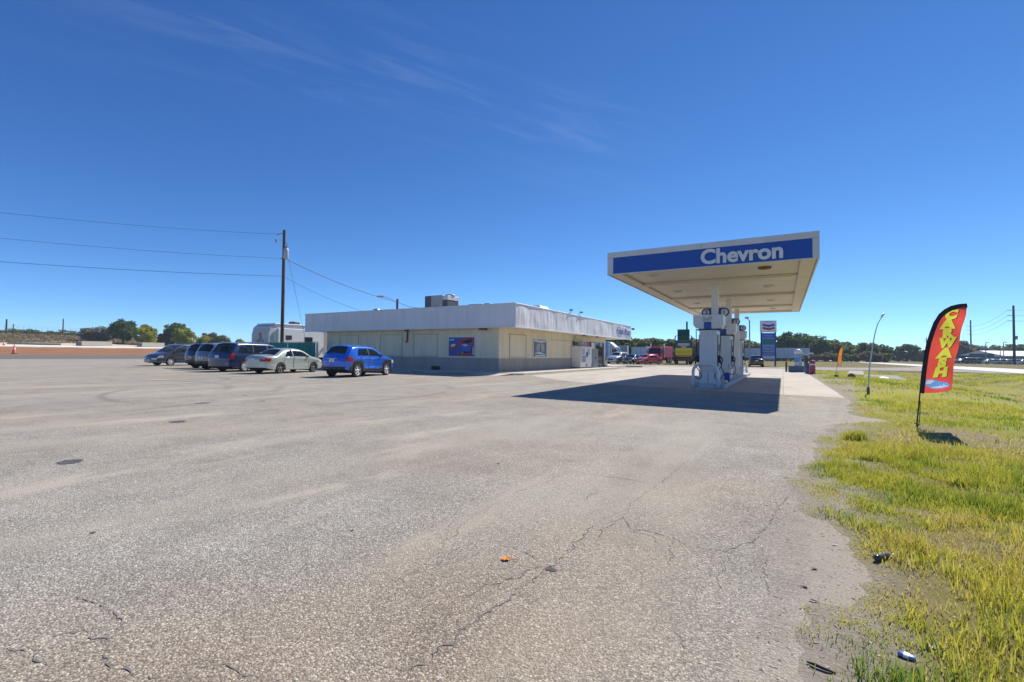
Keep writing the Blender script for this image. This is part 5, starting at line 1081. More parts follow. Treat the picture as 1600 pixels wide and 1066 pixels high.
for k, tr in enumerate(LT): raster([[(a+.016, b_-.010) for a, b_ in t3] for t3 in tr], 20+k)
for k, tr in enumerate(LT): raster(tr, 1+k)
raster(polytris([(.33, .72), (.16, .80), (.17, .86), (.22, .905), (.31, .905), (.40, .87), (.55, .85), (.615, .82), (.60, .765), (.48, .735)]), 10); raster(polytris([(.185, .82), (.21, .88), (.29, .89), (.34, .865), (.26, .815)]), 11); raster(polytris([(.27, .755), (.58, .80), (.585, .782), (.46, .748), (.30, .738)]), 12)
for k, (bx, bz, br_) in enumerate(((.50, .81, .014), (.44, .79, .011), (.54, .825, .009))): raster(polytris([(bx+br_*cos(a), bz+br_*sin(a)) for a in np.linspace(0, 2*pi, 9)[:-1]]), 13+k)
Vall = np.stack([GX, GY, GZ], -1).reshape(-1, 3); idx = np.arange((nz+1)*(nx+1)).reshape(nz+1, nx+1)
Fall = np.stack([idx[:-1, :-1], idx[:-1, 1:], idx[1:, 1:], idx[1:, :-1]], -1).reshape(-1, 4); RG = REG.ravel()
pic = None
for code in sorted(set(RG)):
    f = Fall[RG == code]; used = np.unique(f); mp_ = np.zeros(len(Vall), int); mp_[used] = np.arange(len(used))
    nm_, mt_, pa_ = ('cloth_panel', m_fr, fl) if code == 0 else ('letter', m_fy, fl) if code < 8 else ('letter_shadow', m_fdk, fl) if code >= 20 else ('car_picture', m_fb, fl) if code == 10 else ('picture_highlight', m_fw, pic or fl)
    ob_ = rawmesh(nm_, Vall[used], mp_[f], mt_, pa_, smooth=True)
    if code == 10: pic = ob_
sl = [Vector((x, wav(x, z), z)) for x, z in LE[2:]]; F = MB(); pts = []
for k in range(len(sl)-1):
    for u in np.linspace(0, 1, 5)[:-1]: pts.append(sl[k].lerp(sl[k+1], u))
pts.append(sl[-1]); V = []
for k, p in enumerate(pts):
    d = (pts[min(k+1, len(pts)-1)]-pts[max(k-1, 0)]).normalized(); n_ = Vector((d.z, 0, -d.x)); w0, w1 = -.014, .074
    for w in (w0, (w0+w1)/2, w1): V.append((p.x+n_.x*w, p.y+(-.016 if w == (w0+w1)/2 else -.004), p.z+n_.z*w))
F.add(V, [(3*k+a, 3*k+a+1, 3*k+a+4, 3*k+a+3) for k in range(len(pts)-1) for a in (0, 1)], True); F.build('sleeve', m_fk, fl)
MB().tube([(x, wav(x, z)*.9+.003, z) for x, z in [(-.005, -.1)]+LE], [.011]*5+[.009]*4+[.006]*5, 8).build('pole', m_black, fl)
MB().tube([(.01, 0, .0), (.055, 0, .12), (.075, 0, .5)], .007, 6).build('ground_stake', m_dgrey, fl); MB().tube([(-.03, 0, .09), (.07, 0, .06)], .01, 6).build('stake_foot', m_dgrey, fl)
# the small flag far off and the bare bent pole
sf = thing('feather_flag', 'small orange feather flag far along the grass verge', 'flag', (3.9, 47.3, float(verge_z(np.array([3.9]), np.array([47.3]))[0][0])), R(30.7))
MB().tube([(0, 0, -.1), (.02, 0, .5), (.12, 0, 1.3), (.25, 0, 1.9), (.42, 0, 2.2), (.5, 0, 2.22)], .012, 6).build('pole', m_black, sf)
q = MB(); q.add([(.03, 0, .55), (.36, .05, .5), (.46, .05, 1.2), (.55, .03, 2.0), (.5, 0, 2.2), (.40, 0, 2.15), (.25, 0, 1.88), (.12, 0, 1.28)], [tuple(range(8))]); q.build('cloth_panel', m_fo, sf)
q = MB(); q.add([(.06, -.012, .56), (.33, .03, .52), (.36, .03, .8), (.09, -.012, .82)], [(0, 1, 2, 3)]); q.build('picture_print', m_fw, sf)
q = MB(); q.add([(.37, .02, .52), (.355, .02, .52), (.455, .02, 1.2), (.545, .0, 2.0), (.50, -.02, 2.21), (.53, -.02, 2.21), (.575, .0, 2.0), (.49, .02, 1.2)], [(0, 1, 2, 7), (7, 2, 3, 6), (6, 3, 4, 5)]); q.build('dark_edge', m_fk, sf)
z_ = float(verge_z(np.array([2.6]), np.array([20.44]))[0][0])
o = thing('bent_flag_pole', 'bare bent flag pole with a glinting white tip on the grass', 'pole', (2.6, 20.44, z_), R(30.7))
MB().tube([(0, 0, -.1), (.02, 0, .5), (.06, 0, 1.0), (.15, 0, 1.6), (.27, 0, 2.2), (.36, 0, 2.5), (.50, 0, 2.74)], [.028, .026, .022, .02, .016, .014, .012], 8).build('pole', m_steel, o)
MB().tube([(.49, 0, 2.72), (.53, 0, 2.80), (.60, .02, 2.88), (.62, .02, 2.82)], [.02, .035, .03, .01], 8).build('tip', m_white, o); MB().tube([(0, 0, -.05), (0, 0, .25)], .045, 8).build('socket', m_dgrey, o)

# ---------------------------------------------------------------- price sign and the things beyond the forecourt
o = thing('price_sign', 'tall price sign with a blue and red chevron emblem on top and two dark posts', 'sign', (-1.75, 72.5, 0), R(14))
for s_ in (-1, 1): MB().b2(s_*.86-.09, s_*.86+.09, -.1, .1, 0, 4.9).build('post', m_navy, o)
c_ = MB().b2(-1.0, 1.0, -.2, .2, 4.72, 6.35, .05).build('sign_cabinet', m_white, o)
def chev(z, m):  # V shaped band
    MB().prism([(-.72, z+.28), (-.72, z), (0, z-.20), (.72, z), (.72, z+.28), (0, z+.10)], -.225, -.202, 'y').build('chevron_band', m, c_)
chev(5.62, m_blue); chev(5.18, M('emblem_band_red', (.50, .015, .06), .45)); MB().prism([(-.5, 6.12), (.5, 6.12), (.5, 6.2), (-.5, 6.2)], -.215, -.202, 'y').build('name_strip', m_ltblue, c_)
p_ = MB().b2(-.765, .765, -.14, .14, .9, 4.62, .02).build('price_panel', M('panel_pale_blue', (.22, .32, .50), .4), o)
for z, h_, mm in ((3.95, .55, M('panel_blue', (.05, .11, .48), .4)), (3.0, .8, M('panel_teal', (.02, .17, .22), .4)), (2.15, .55, M('panel_steel', (.14, .22, .42), .4)), (1.55, .42, M('panel_steel2', (.10, .17, .38), .4)), (1.08, .3, m_offw)):
    MB().b2(-.74, .74, -.155, -.141, z, z+h_).build('panel_row', mm, p_)
for z, s_ in ((4.22, .2), (3.45, .2), (2.45, .2), (1.75, .16)):
    MB().b2(-.6, .5, -.164, -.157, z-s_*.3, z+s_*.3).build('text_line', m_green if z == 3.45 else m_fw, p_)
o = thing('lamp_pole', 'grey steel lamp pole standing next to the price sign', 'street lamp', (-4.3, 77, 0), R(20)); MB().tube([(0, 0, 0), (0, 0, 6.8)], [.12, .08], 10).build('pole', m_grey, o); MB().tube([(0, 0, 6.75), (-.3, 0, 7.0)], .05, 8).build('lamp_arm', m_grey, o); MB().box((-.38, 0, 7.15), (.5, .3, .3), .05).build('lamp_head', m_grey, o)
pole('utility_pole', 'dark wooden pole close behind the bin lorry', (-14.15, 82.5, 0), 7.2, .18, .14)
o = pole('street_lamp', 'thin lamp pole under the far corner of the shop fascia', (-24.5, 72, 0), 3.6, .06, .05, 'post', mat=m_white)
# air and vacuum corner
vz = 0
o = thing('vacuum_station', 'grey car vacuum machine with a white dome on a kerb by the grass', 'vacuum', (1.15, 47.6, 0), R(-20)); MB().b2(-.6, .6, -.6, .6, 0, .55, .04).build('base', M('slate_block', (.12, .16, .22), .7, var=.15), o)
MB().lathe([(.28, .55), (.28, 1.45), (.22, 1.6)], n=16).build('tank', m_steel, o); MB().lathe([(.24, 1.6), (.32, 1.68), (.28, 1.9), (.1, 2.02), (0, 2.03)], n=16).build('dome', m_white, o); MB().tube([(.28, 0, 1.3), (.6, -.1, 1.5), (.75, -.1, .9), (.5, -.2, .3)], .04, 8).build('hose', m_black, o)
MB().b2(-.2, .2, -.32, -.27, .9, 1.3, .01).build('control_box', m_ltblue, o)
o = thing('air_pump', 'small dark air pump post with two white lamps beside the vacuum', 'air pump', (1.75, 47.9, 0)); MB().b2(-.14, .14, -.12, .12, 0, 1.45, .03).build('cabinet', m_dgrey, o)
for s_ in (-1, 1): MB().box((s_*.35, 0, 1.66), (.4, .2, .14), .05).build('lamp_head', m_white, o)
MB().tube([(-.36, 0, 1.6), (0, 0, 1.5), (.36, 0, 1.6)], .03, 6).build('bracket', m_grey, o)
o = thing('bollard', 'dark bollard on the forecourt side of the vacuum station', 'bollard', (.25, 47.3, 0)); MB().tube([(0, 0, 0), (0, 0, .85), (0, 0, .9)], [.08, .08, .04], 10).build('post', m_rust, o)
o = thing('oil_drum', 'blue waste drum behind the red drum near the grass', 'barrel', (1.75, 43.6, .0)); MB().lathe([(0, 0), (.22, 0), (.22, .28), (.24, .3), (.22, .32), (.22, .85), (.0, .86)], n=18).build('drum', M('drum_blue', (.06, .14, .27), .6, var=.2), o)
o = thing('oil_drum', 'red drum with a pale band standing at the forecourt edge', 'barrel', (1.95, 42.2, .0)); MB().lathe([(0, 0), (.2, 0), (.2, .30), (.22, .32), (.2, .34), (.2, .62), (.22, .64), (.2, .66), (.2, .95), (.14, 1.08), (0, 1.1)], n=18).build('drum', M('drum_red', (.38, .06, .08), .5, var=.15), o); MB().lathe([(.204, .70), (.206, .82), (.204, .82)], n=18).build('band', m_white, o)
def slab_end(label, loc, rz, w, d, h, hole):
    o = thing('culvert_headwall', label, 'culvert', loc, rz, 'concrete culvert ends in the swale')
    q = MB(); q.add([(-w/2, -d/2, -.2), (w/2, -d/2, -.2), (w*.36, d/2, -.2), (-w*.36, d/2, -.2), (-w/2, -d/2, .06), (w/2, -d/2, .06), (w*.36, d/2, h), (-w*.36, d/2, h)], [(0, 3, 2, 1), (4, 5, 6, 7), (0, 1, 5, 4), (1, 2, 6, 5), (2, 3, 7, 6), (3, 0, 4, 7)])
    q.build('sloped_apron', m_concg, o)
    if hole: q = MB(); q.add([(.28*cos(a)+.05, -d*.05+.30*sin(a), .06+(h-.06)*(.45+.30*sin(a)/d)+.012) for a in np.linspace(0, 2*pi, 17)[:-1]], [tuple(range(16))]); q.build('pipe_mouth', m_black, o)
slab_end('sloped concrete apron running down from the side road into the swale', (5.2, 47.5, -.16), R(-8), 1.3, 4.2, .35, False)
slab_end('broad low concrete culvert end with a dark pipe mouth', (6.2, 42.0, -.34), R(4), 2.6, 1.3, .42, True)
tag(MB().lathe([(0, 0), (.2, .05), (.24, .2), (.12, .36), (0, .4)], n=10).build('rock', m_rust, None, (3.9, 37.5, -.1)), 'dark lump in the grass before the culvert', 'rock')
tag(MB().lathe([(0, 0), (.12, .03), (.12, .12), (.05, .2), (0, .21)], n=8).build('rock', m_dgrey, None, (3.0, 36.5, .02)), 'small dark lump near the small orange flag', 'rock')

# ---------------------------------------------------------------- left edge: works, cone, box culverts
def cone(label, loc, s_):
    o = thing('traffic_cone', label, 'cone', loc, 0, 'traffic cones on the clay bank'); o.scale = (s_*.66, s_*.66, s_)
    MB().b2(-.22, .22, -.22, .22, 0, .05, .015).build('base', m_black, o); MB().lathe([(.17, .05), (.035, .72), (0, .73)], n=16).build('cone', m_org, o); MB().lathe([(.12, .32), (.092, .46)], n=16).build('band', m_white, o)
def P_at(px_az, X_):  # ground point on the bank at azimuth (degrees from +y, negative to -x)
    y = X_/math.tan(R(px_az)); return (X_, y, float(gz(np.array(X_), np.array(y)))-.03)
cone('big orange cone at the foot of the red clay bank', P_at(-78.2, -131.5), 2.7); cone('small orange cone up on the white gravel', P_at(-78.8, -149), 1.6)
def culv(label, az, X_, L, H):
    x, y, z = P_at(az, X_); o = thing('box_culvert', label, 'concrete section', (x, y, z), 0, 'precast concrete sections on the berm'); cm = M('precast', (.66, .60, .46), .85, var=.12)
    q = MB(); q.b2(-1, 1, -L/2, L/2, 0, .2); q.b2(-1, 1, -L/2, L/2, H-.2, H); q.b2(-1, -.8, -L/2, L/2, .2, H-.2); q.b2(.8, 1, -L/2, L/2, .2, H-.2); q.build('shell', cm, o)
    MB().b2(.6, 1.15, -L/2-1.0, -L/2-.05, 0, H*.8, .1).build('opening_shade', m_dgrey, o)  # dark block stands in for the shade inside the open end
culv('precast concrete box section nearer to the orange cone', -73.1, -151.5, 6.0, 1.15); culv('precast concrete box section nearer to the trees', -69.0, -151, 5.2, 1.15)
x, y, z = P_at(-77, -154); tag(MB().tube([(0, -4.5, 0), (0, 4.5, 0)], .28, 10).build('drain_pipe', m_dgrey, None, (x, y, z+.2)), 'long dark pipe lying on the sand behind the orange cone', 'pipe')
pole('utility_pole', 'short dark post on the brown hill above the cone', P_at(-78.7, -205), 4.6, .22, .2, 'post'); pole('utility_pole', 'thin dark pole on the brown hill beside the low bushes', P_at(-75.3, -205), 5.5, .18, .15, 'post')
pole('utility_pole', 'stub of a post at the brow of the brown hill', P_at(-78.3, -205), 3.2, .12, .12, 'post')
o = thing('chain_link_fence', 'thin chain link fence along the brow of the brown hill', 'fence', (0, 0, 0)); pts = [P_at(a, -215) for a in np.linspace(-79.5, -72.5, 40)]
q = MB()
for p in pts[::2]: q.cyl((p[0], p[1], p[2]), (p[0], p[1], p[2]+2.3), .035, 6)
q.build('fence_post', m_grey, o).update_tag()
for h_ in (1.2, 1.75, 2.3): MB().tube([(p[0], p[1], p[2]+h_) for p in pts], .03, 4).build('rail', m_steel, o)

# ---------------------------------------------------------------- trees
LM = {'dark': leafmat('leaf_dark', [(.05, .09, .035), (.09, .145, .045), (.13, .20, .055), (.18, .24, .065)], .5), 'olive': leafmat('leaf_olive', [(.085, .105, .04), (.14, .165, .055), (.20, .215, .07), (.25, .25, .085)], .5),
      'yellow': leafmat('leaf_yellow', [(.11, .16, .03), (.22, .28, .04), (.38, .40, .045), (.50, .45, .055)], .5), 'grey': leafmat('leaf_grey', [(.14, .14, .10), (.20, .195, .14), (.26, .245, .18), (.29, .275, .20)], .4), 'brown': leafmat('leaf_brown', [(.12, .10, .06), (.20, .155, .09), (.25, .20, .12), (.24, .23, .11)], .4)}
m_bark = M('bark', (.10, .08, .06), .9, var=.3, vs=6)
def crown(seed, n=2600, lobes=12, size=.075, flat=1.0, low=.25):
    """unit crown: leaf clusters on lobes spread evenly over an uneven egg, some gaps left"""
    r = np.random.default_rng(seed); nl = lobes*3; k = np.arange(nl)+.5
    zz = 1-2*k/nl; ph = k*2.39996+r.normal(0, .25, nl); sr = np.sqrt(1-zz*zz); zc = (low+.97)/2; hz = (.97-low)/2
    sq = 1+.42*(fbm(np.cos(ph)*1.9+seed, zz*1.9+np.sin(ph), seed, 3)-.5)*2
    C_ = np.stack([sr*np.cos(ph)*.37*sq, sr*np.sin(ph)*.37*sq, zc+zz*hz*.78*sq], 1); rad = r.uniform(.09, .17, nl)
    C_[:, 2] = np.clip(C_[:, 2], low*.6, 1.0); C_ *= r.uniform(.72, 1.08, nl)[:, None]*np.array([1, 1, 0])+np.array([0, 0, 1])
    wt_ = rad**2*r.uniform(.35, 1.4, nl); i = r.choice(nl, n, p=wt_/wt_.sum()); d = r.normal(size=(n, 3)); d /= np.linalg.norm(d, axis=1)[:, None]
    p = C_[i]+d*(rad[i]*r.uniform(.2, 1.12, n)**.5)[:, None]*np.array([1, 1, max(.6, hz*1.6)])
    p[:, 2] = np.clip(p[:, 2], .015, 1.1)
    a = r.normal(size=(n, 3)); a /= np.linalg.norm(a, axis=1)[:, None]; b_ = np.cross(a, r.normal(size=(n, 3))); b_ /= np.linalg.norm(b_, axis=1)[:, None]
    s_ = size*.62*r.uniform(.45, 1.2, n)[:, None]; V = np.stack([p-a*s_, p-b_*s_*.6, p+a*s_, p+b_*s_*.6], 1).reshape(-1, 3); F_ = np.arange(4*n).reshape(n, 4)
    t_ = np.clip(r.uniform(0, .55, n)+r.uniform(0, .5, nl)[i], 0, 1)
    return V, F_, t_
def trunk_mb(seed, h=.55):
    rr = random.Random(seed); q = MB(); q.tube([(0, 0, -.05), (.01, 0, h*.5), (.0, .01, h)], [.035, .026, .016], 8)
    for k in range(5):
        a = rr.uniform(0, 2*pi); z = rr.uniform(.22, h); l = rr.uniform(.18, .36); q.tube([(0, 0, z), (l*.5*cos(a), l*.5*sin(a), z+l*.45), (l*cos(a), l*sin(a), z+l*.7)], [.016, .011, .005], 6)
    return q
TB = {}
def tree(label, kind, az, dist, h, w, seed, low=.25, name='tree', group=None, sink=0.0, tilt=None, n=2600, lobes=12, size=.075):
    n = int(n*1.5); x, y = dist*sin(R(az)), dist*cos(R(az)); z = float(gz(np.array(x), np.array(y)))-sink
    o = thing(name, label, 'tree' if name != 'bush' else 'bush', (x, y, z), random.Random(seed*7+int(dist)).uniform(0, 6.28), group); o.scale = (w, w, h)
    key = (kind, seed, low, n)
    if key not in TB:
        V, F_, t_ = crown(seed, n, lobes, size, low=low); c_ = rawmesh('crown', V, F_, LM[kind], o, tint=t_); k_ = trunk_mb(seed).build('trunk', m_bark, o); TB[key] = (c_.data, k_.data)
    else: link('crown', TB[key][0], o); link('trunk', TB[key][1], o)
    return o
tree('broad grey-brown bush at the edge of the brown field', 'grey', -73.0, 178, 5.0, 9.5, 1, .1, 'bush', sink=.4)
tree('dark green round tree, the tallest on the brown field', 'dark', -71.2, 172, 7.6, 8.2, 2, .15, sink=.3, n=3600, lobes=16)
tree('yellow-green tree right against the dark green one', 'yellow', -69.4, 169, 6.2, 6.6, 3, .1, sink=.3)
tree('low dark shrub between the yellow-green trees', 'dark', -67.9, 176, 4.2, 6.5, 4, .1, 'bush', sink=.3)
tree('dark crowned tree behind the second yellow-green tree', 'dark', -67.0, 176, 7.4, 7.8, 5, .15, sink=.3)
tree('second yellow-green tree, in front of a dark crown', 'yellow', -66.4, 168, 5.8, 6.6, 6, .1, sink=.3)
tree('small yellow tree beyond the slate minivan', 'yellow', -64.8, 160, 4.6, 4.6, 7, .1, sink=.2)
tree('olive bushy tree above the navy minivan roof', 'olive', -63.3, 158, 5.0, 6.5, 8, .1, sink=.2); tree('grey bush between the small yellow tree and the olive one', 'grey', -64.2, 166, 5.2, 5.2, 9, .1, 'bush', sink=.2)
tree('slim green tree next to the olive bushy tree', 'yellow', -61.5, 150, 5.0, 3.4, 10, .1, sink=.2); tree('wispy green shrub beside the camper nose', 'yellow', -60.4, 120, 3.2, 2.6, 11, .1, 'bush')
for k in range(9): tree('low dark shrub on the brow of the brown hill', 'olive' if k % 2 else 'dark', -79+k*.72+.2*(k % 3), 214+6*(k % 2), 1.6+.4*(k % 3), 5+2*(k % 2), 12, .0, 'bush', 'low shrubs on the hill brow', n=900, sink=.7)
# dead weeds covering the brown hill: one mass
r_ = np.random.default_rng(5); n = 60000; x = r_.uniform(-235, -160, n); y = r_.uniform(20, 90, n); z = gz(x, y)-.05; keep = r_.random(n) < np.clip((fbm(x/5, y/5, 8)-.3)*3, .1, 1); x, y, z = x[keep], y[keep], z[keep]; n = len(x)
a = r_.uniform(0, pi, n); w = r_.uniform(.10, .5, n); h_ = r_.uniform(.08, .45, n)**1.0; V = np.stack([np.stack([x-np.cos(a)*w, y-np.sin(a)*w, z], 1), np.stack([x+np.cos(a)*w, y+np.sin(a)*w, z], 1), np.stack([x+r_.normal(0, .15, n), y+r_.normal(0, .15, n), z+h_], 1)], 1).reshape(-1, 3)
tag(rawmesh('dry_weeds', V, np.arange(3*n).reshape(n, 3), leafmat('dry_weed', [(.15, .11, .065), (.26, .19, .11), (.36, .28, .16), (.22, .22, .09)], .4), tint=r_.random(n)), kind='stuff')
# behind the shop end and across the back: taller trees that read singly
tree('tall dark oak with an open top beyond the shop corner', 'dark', -17.2, 128, 7.9, 7.5, 21, .2, n=3400, lobes=15); tree('dark leaning tree just past the shop corner', 'dark', -19.0, 118, 6.7, 8, 22, .15)
tree('leafy tree between the shop corner and the red lorry', 'olive', -15.2, 138, 6.6, 9, 23, .15); tree('tree crown showing over the red lorry cab', 'dark', -13.3, 140, 6.6, 7, 24, .2)
tree('pine-like tree behind the bin lorry', 'olive', -11.7, 150, 6.8, 7, 25, .2); tree('pale olive tree beside the pole of the bin lorry', 'grey', -8.9, 128, 6.3, 7, 26, .12)
tree('big dark tree rising just past the price sign', 'dark', .7, 186, 10.0, 10.5, 27, .2, n=3600, lobes=16); tree('dark tree seen between the lamp pole and price sign', 'dark', -3.4, 196, 7.6, 9, 28, .15)
tree('round dark tree beside the lamp pole beyond the trailers', 'olive', -5.2, 196, 7.4, 8, 29, .15)
# the long tree line across the highway and along its bend
rr = random.Random(3); k = 0
kinds = [('dark', 31), ('olive', 32), ('dark', 33), ('grey', 34), ('olive', 35), ('dark', 36)]
GT = 'trees of the far tree line'
for az in np.arange(-21, 32.5, .5):
    kd, sd_ = kinds[rr.randrange(6)]
    if az < -8: dist, top = rr.uniform(150, 185), rr.uniform(5.6, 7.4)
    elif az < 1: dist, top = rr.uniform(186, 205), rr.uniform(6.0, 8.0)
    elif az < 9: dist, top = rr.uniform(186, 215), rr.uniform(.85, 1.15)*(9.4-.5*(az-1))
    elif az < 13: dist, top = rr.uniform(265, 300), rr.uniform(4.8, 6.0)
    else: dist, top = rr.uniform(270, 320), rr.uniform(6.2, 8.8)
    tree('one of the dense dark trees forming the far tree line', kd, az+rr.uniform(-.25, .25), dist, top, top*rr.uniform(1.0, 1.45), sd_, .08, group=GT, n=1500, lobes=11, size=.09, sink=.3); k += 1
for az in np.arange(-20, 9, .75):
    kd, sd_ = (('grey', 34), ('olive', 35), ('brown', 37))[rr.randrange(3)]
    h_ = rr.uniform(2.4, 4.0); tree('one of the lower scrubby bushes before the far tree line', kd, az+rr.uniform(-.3, .3), rr.uniform(128, 146) if az < -8 else rr.uniform(178, 185), h_, h_*rr.uniform(1.3, 1.9), sd_, .05, 'bush', 'scrubby bushes before the tree line', n=1100, lobes=10, size=.09)
tree('lone pale-topped tree over the white roofed building', 'grey', 13.9, 250, 8.6, 9, 41, .3); tree('tall dark tree behind the red flag top', 'dark', 10.2, 262, 8.0, 11, 42, .2); tree('dark tree at the end of the white roofed building', 'dark', 17.4, 262, 7.6, 12, 43, .1)

# ---------------------------------------------------------------- across the highway
def at(px, depth, dz=0.0):
    u = (px-800)/712.7; d = fw_h*depth+rt_h*(u*depth); return Vector((d.x, d.y, float(gz(np.array(d.x), np.array(d.y)))+dz))
fw_h = Vector((-sin(yaw), cos(yaw), 0)); rt_h = Vector((cos(yaw), sin(yaw), 0))
def far_pole(label, px, depth, h, arms, r0=.32, wires=None):
    p = at(px, depth); o = pole('power_pole', label, p, h, r0, r0*.7, 'power pole', 'power poles across the highway', M('pole_slate', (.06, .06, .075), .8)); o.rotation_euler = (0, 0, yaw)
    for z in arms: MB().tube([(0, 0, z), (-1.7, 0, z+.1)], .09, 6).build('insulator_arm', m_grey, o)
    return p
pA = far_pole('tallest dark power pole, at the end of the white roofed building', 1585, 128, 16.6, (15.2, 13.7, 12.2)); pB = far_pole('dark power pole rising behind the red flag', 1517.5, 190, 17.6, (15.0, 13.3, 11.6), .30); pC = far_pole('thin power pole peeping out beside the black flag sleeve', 1448, 260, 13.5, (12, 11), .28)
o = thing('transformer', 'transformer can hung on the tallest power pole', 'transformer', pA+Vector((.5, .3, 7.0))); MB().lathe([(0, 0), (.35, .02), (.38, 1.0), (0, 1.1)], n=12).build('can', m_grey, o)
pE = at(1790, 95)
for z, z2, lab in ((15.3, 15.1, 'upper'), (13.8, 13.4, 'middle'), (12.3, 11.7, 'lower')):
    wire(f'{lab} power line between the two tall poles across the highway', pA+Vector((-1.4, -.8, z)), pB+Vector((-1.4, -.8, z2)), 1.5, .03, m_wire, group='power lines across the highway')
    wire(f'{lab} power line running on past the tallest power pole', pA+Vector((-1.4, -.8, z)), pE+Vector((0, 0, z)), 1.0, .03, m_wire, group='power lines across the highway')
for px, h_, lab in ((1540.5, 6.0, 'grey car park lamp pole among the distant cars'), (1568.5, 6.2, 'grey car park lamp pole in front of the white roof'), (1563, 5.0, 'thin post in front of the white roof edge')):
    o = thing('lamp_pole', lab, 'street lamp', at(px, 135)); o.rotation_euler = (0, 0, yaw); MB().tube([(0, 0, 0), (0, 0, h_)], [.14, .1], 8).build('pole', m_grey, o); MB().box((.45, 0, h_+.3), (1.0, .3, .18), .04).build('lamp_head', m_grey, o); MB().tube([(0, 0, h_-.1), (.2, 0, h_+.3)], .06, 6).build('lamp_arm', m_grey, o)
o = thing('sales_building', 'long low building with a bright white roof across the highway', 'building', at(1640, 166)); o.rotation_euler = (0, 0, yaw)
MB().b2(-22, 40, -5, 8, 0, 2.2).build('wall', M('tan_wall', (.30, .25, .20), .8, var=.15), o); MB().prism([(-6.5, 2.2), (9.5, 2.2), (9.5, 2.6), (1.5, 4.4), (-6.5, 2.6)], -24, 41, 'x').build('roof', M('white_roof', (.80, .79, .77), .4), o)
for x in np.arange(-18, 16, 6): MB().b2(x, x+2.4, -5.05, -5.005, .7, 1.9).build('window', m_glass, o)
o = thing('green_board', 'green board fence panel behind the distant cars', 'sign', at(1534, 150)); o.rotation_euler = (0, 0, yaw); MB().b2(-4, 4, -.1, .1, 1.9, 3.2).build('panel', M('board_green', (.03, .10, .09), .6), o)
for x in (-3, 3): MB().b2(x-.1, x+.1, -.08, .08, 0, 1.9).build('post', m_grey, o)
o = thing('green_container', 'dark green container parked behind the flag', 'container', at(1510, 140)); o.rotation_euler = (0, 0, yaw); MB().b2(-3, 3, -1.2, 1.2, .1, 2.5, .04).build('box_body', M('container_green', (.02, .08, .07), .6), o); q = MB()
for i in range(14): q.b2(-2.9+i*.43, -2.75+i*.43, -1.24, -1.2, .2, 2.4)
q.build('side_rib', M('container_green_dark', (.015, .06, .05), .6), o)
fc = []
for k, (mm, lab) in enumerate(((p_wh, 'white'), (p_sil, 'silver'), (p_slate, 'dark'))):
    fc.append(None)
GC = 'cars parked across the highway'; FARL = ('one of the white cars in the row across the highway', 'one of the silver cars in the row across the highway', 'one of the dark cars in the row across the highway')
kk = 0
for px in list(np.arange(1501, 1700, 10.5)):
    j = rr.choice((0, 0, 1, 2)); p = at(px+rr.uniform(-2, 2), rr.uniform(130, 138)); rz_ = yaw+R(rr.choice((60, 70, 110, -70, 90)))
    if fc[j] is None: fc[j] = car('parked_car', FARL[j], 'car', p, rz_, SED2 if j != 2 else dict(BIGSUV, plate=(1, .5)), (p_wh, p_sil, p_slate)[j], GC, simple=True); KIDS.clear()
    else:
        KIDS[fc[j].name] = list(fc[j].children); copy_tree(fc[j], None, p, rz_)
for px in (1394, 1405, 1411, 1421, 1427, 1431, 1437, 1444):
    if fc[0] and fc[1]:
        j = rr.choice((0, 0, 1)); p = at(px, rr.uniform(235, 255)); KIDS[fc[j].name] = list(fc[j].children); copy_tree(fc[j], None, p, rr.uniform(0, 6), ('one of the tiny white cars far off before the tree line', 'one of the tiny silver cars far off before the tree line')[j]); 

# ---------------------------------------------------------------- litter and small things on the ground near the camera
def vz_(x, y): return float(verge_z(np.array([x]), np.array([y]))[0][0])
m_leaf = M('autumn_leaf', (.62, .22, .03), .6); x, y = -1.51, 2.5
q = MB(); pts = []
for i in range(14):
    a = 2*pi*i/14; rad = .045*(1.0 if i % 2 else .6); pts.append((.8*rad*cos(a), rad*sin(a)*.9, .003+.006*abs(sin(a*1.5))))
q.add([(0, 0, .003)]+pts, [(0, 1+i, 1+(i+1) % 14) for i in range(14)]); q.tube([(.04, 0, .01), (.075, .02, .006)], .002, 5)
tag(q.build('fallen_leaf', m_leaf, None, (x, y, .004)), 'orange fallen leaf lying on the grey asphalt', 'leaf')
def on(px_x, px_y): return None
x, y = .55, 3.77; o = thing('plastic_bottle', 'dark crushed plastic bottle lying at the edge of the tall grass', 'bottle', (x, y, max(0, vz_(x, y))+.017), R(50)); bm_, t, b = newmat('bottle_plastic'); b.inputs['Base Color'].default_value = (.07, .075, .085, 1); b.inputs['Roughness'].default_value = .15
o.scale = (.72, .55, .55)
MB().lathe([(0, -.11), (.03, -.108), (.034, -.09), (.031, -.03), (.034, .02), (.033, .06), (.014, .10), (.013, .115)], (0, 0, 0), 'x', 14).build('body', bm_, o); MB().lathe([(.014, .112), (.015, .128), (0, .129)], (0, 0, 0), 'x', 10).build('cap', m_white, o)
x, y = .45, 2.575; o = thing('crushed_can', 'flattened blue drink can on the sandy grass edge', 'can', (x, y, max(0, vz_(x, y))+.009), R(-20)); MB().lathe([(0, -.058), (.022, -.057), (.029, -.05), (.030, .05), (.022, .057), (0, .058)], (0, 0, 0), 'x', 14).build('body', M('can_blue', (.16, .22, .45), .3, .5), o); o.scale = (.52, .7, .34)
MB().lathe([(.0305, -.02), (.0305, .015)], (0, 0, 0), 'x', 14).build('print_band', m_white, o.children[0])
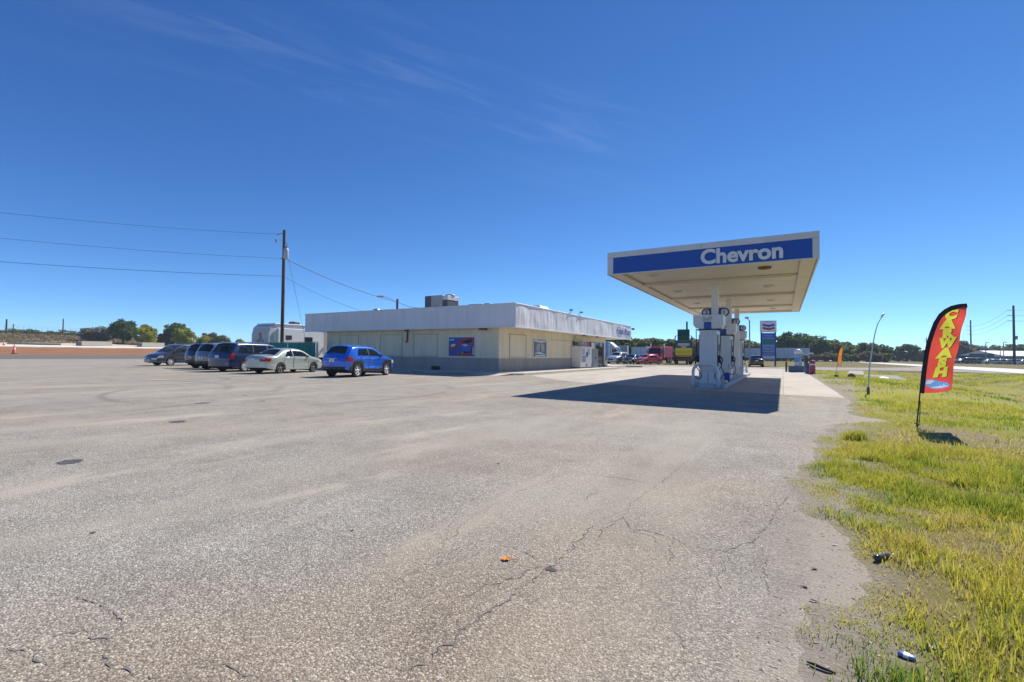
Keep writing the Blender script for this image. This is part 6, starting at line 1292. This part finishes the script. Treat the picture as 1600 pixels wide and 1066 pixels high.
x, y = .13, 2.33; tag(MB().tube([(-.05, .015, -.006), (-.02, .0, .0), (.02, -.01, .0), (.05, -.01, -.004)], [.003, .007, .007, .003], 8).build('rubber_strip', m_black, None, (x, y, vz_(x, y)+.01)), 'curved scrap of black rubber on the bare sand', 'rubber scrap')
for x, y, c, lab in ((.16, 3.39, (.16, .09, .04), 'curled brown leaf on the bare sand'), (.14, 2.95, (.07, .055, .04), 'dark bit of bark close to the grass'), (.30, 3.9, (.5, .47, .42), 'small pale pebble at the sand edge'), (.56, 2.72, (.62, .62, .62), 'scrap of white paper caught in the grass'), (.1, 3.1, (.06, .05, .04), 'dark twig end lying on the sand')):
    q = MB(); rr2 = random.Random(int(x*1000)); n = 9; q.add([(.02*rr2.uniform(.4, 1.5)*cos(2*pi*i/n), .010*rr2.uniform(.4, 1.6)*sin(2*pi*i/n), .001+.003*rr2.random()) for i in range(n)]+[(0, 0, .006), (0, 0, -.003)], [(i, (i+1) % n, n) for i in range(n)]+[(i, (i+1) % n, n+1) for i in range(n)])
    tag(q.build('litter_scrap', M('scrap', c, .8, var=.2, vs=30), None, (x, y, max(0, vz_(x, y))+.004)), lab, 'litter')
# fine gravel and straw at the asphalt edge: one mass
n = 2600; r_ = np.random.default_rng(9); y = r_.uniform(1.0, 14, n); x = edge_x(y)+r_.normal(.05, .2, n); z = np.maximum(verge_z(x, y)[0], 0)+.001; a = r_.uniform(0, pi, n); l = r_.uniform(.004, .02, n); w = r_.uniform(.0015, .004, n)
V = np.stack([np.stack([x-np.cos(a)*l, y-np.sin(a)*l, z], 1), np.stack([x+np.sin(a)*w, y-np.cos(a)*w, z+.004], 1), np.stack([x+np.cos(a)*l, y+np.sin(a)*l, z+.002], 1), np.stack([x-np.sin(a)*w, y+np.cos(a)*w, z+.004], 1)], 1).reshape(-1, 3)
tag(rawmesh('edge_debris', V, np.arange(4*n).reshape(n, 4), leafmat('debris', [(.11, .085, .06), (.20, .16, .11), (.32, .27, .19), (.45, .41, .34)], .05), tint=r_.random(n)), kind='stuff')

# ---------------------------------------------------------------- thin air between here and the far trees
m, t, b = newmat('haze'); t.n.remove(b); v = t.new('ShaderNodeVolumePrincipled'); v.inputs['Color'].default_value = (.72, .86, 1.0, 1); v.inputs['Density'].default_value = HAZE; v.inputs['Anisotropy'].default_value = .0
t.l.new(v.outputs[0], t.n['Material Output'].inputs['Volume'])
hz = MB().b2(-870, 870, -520, 870, -2.2, 21).build('haze', m); tag(hz, kind='stuff'); hz.display_type = 'WIRE'
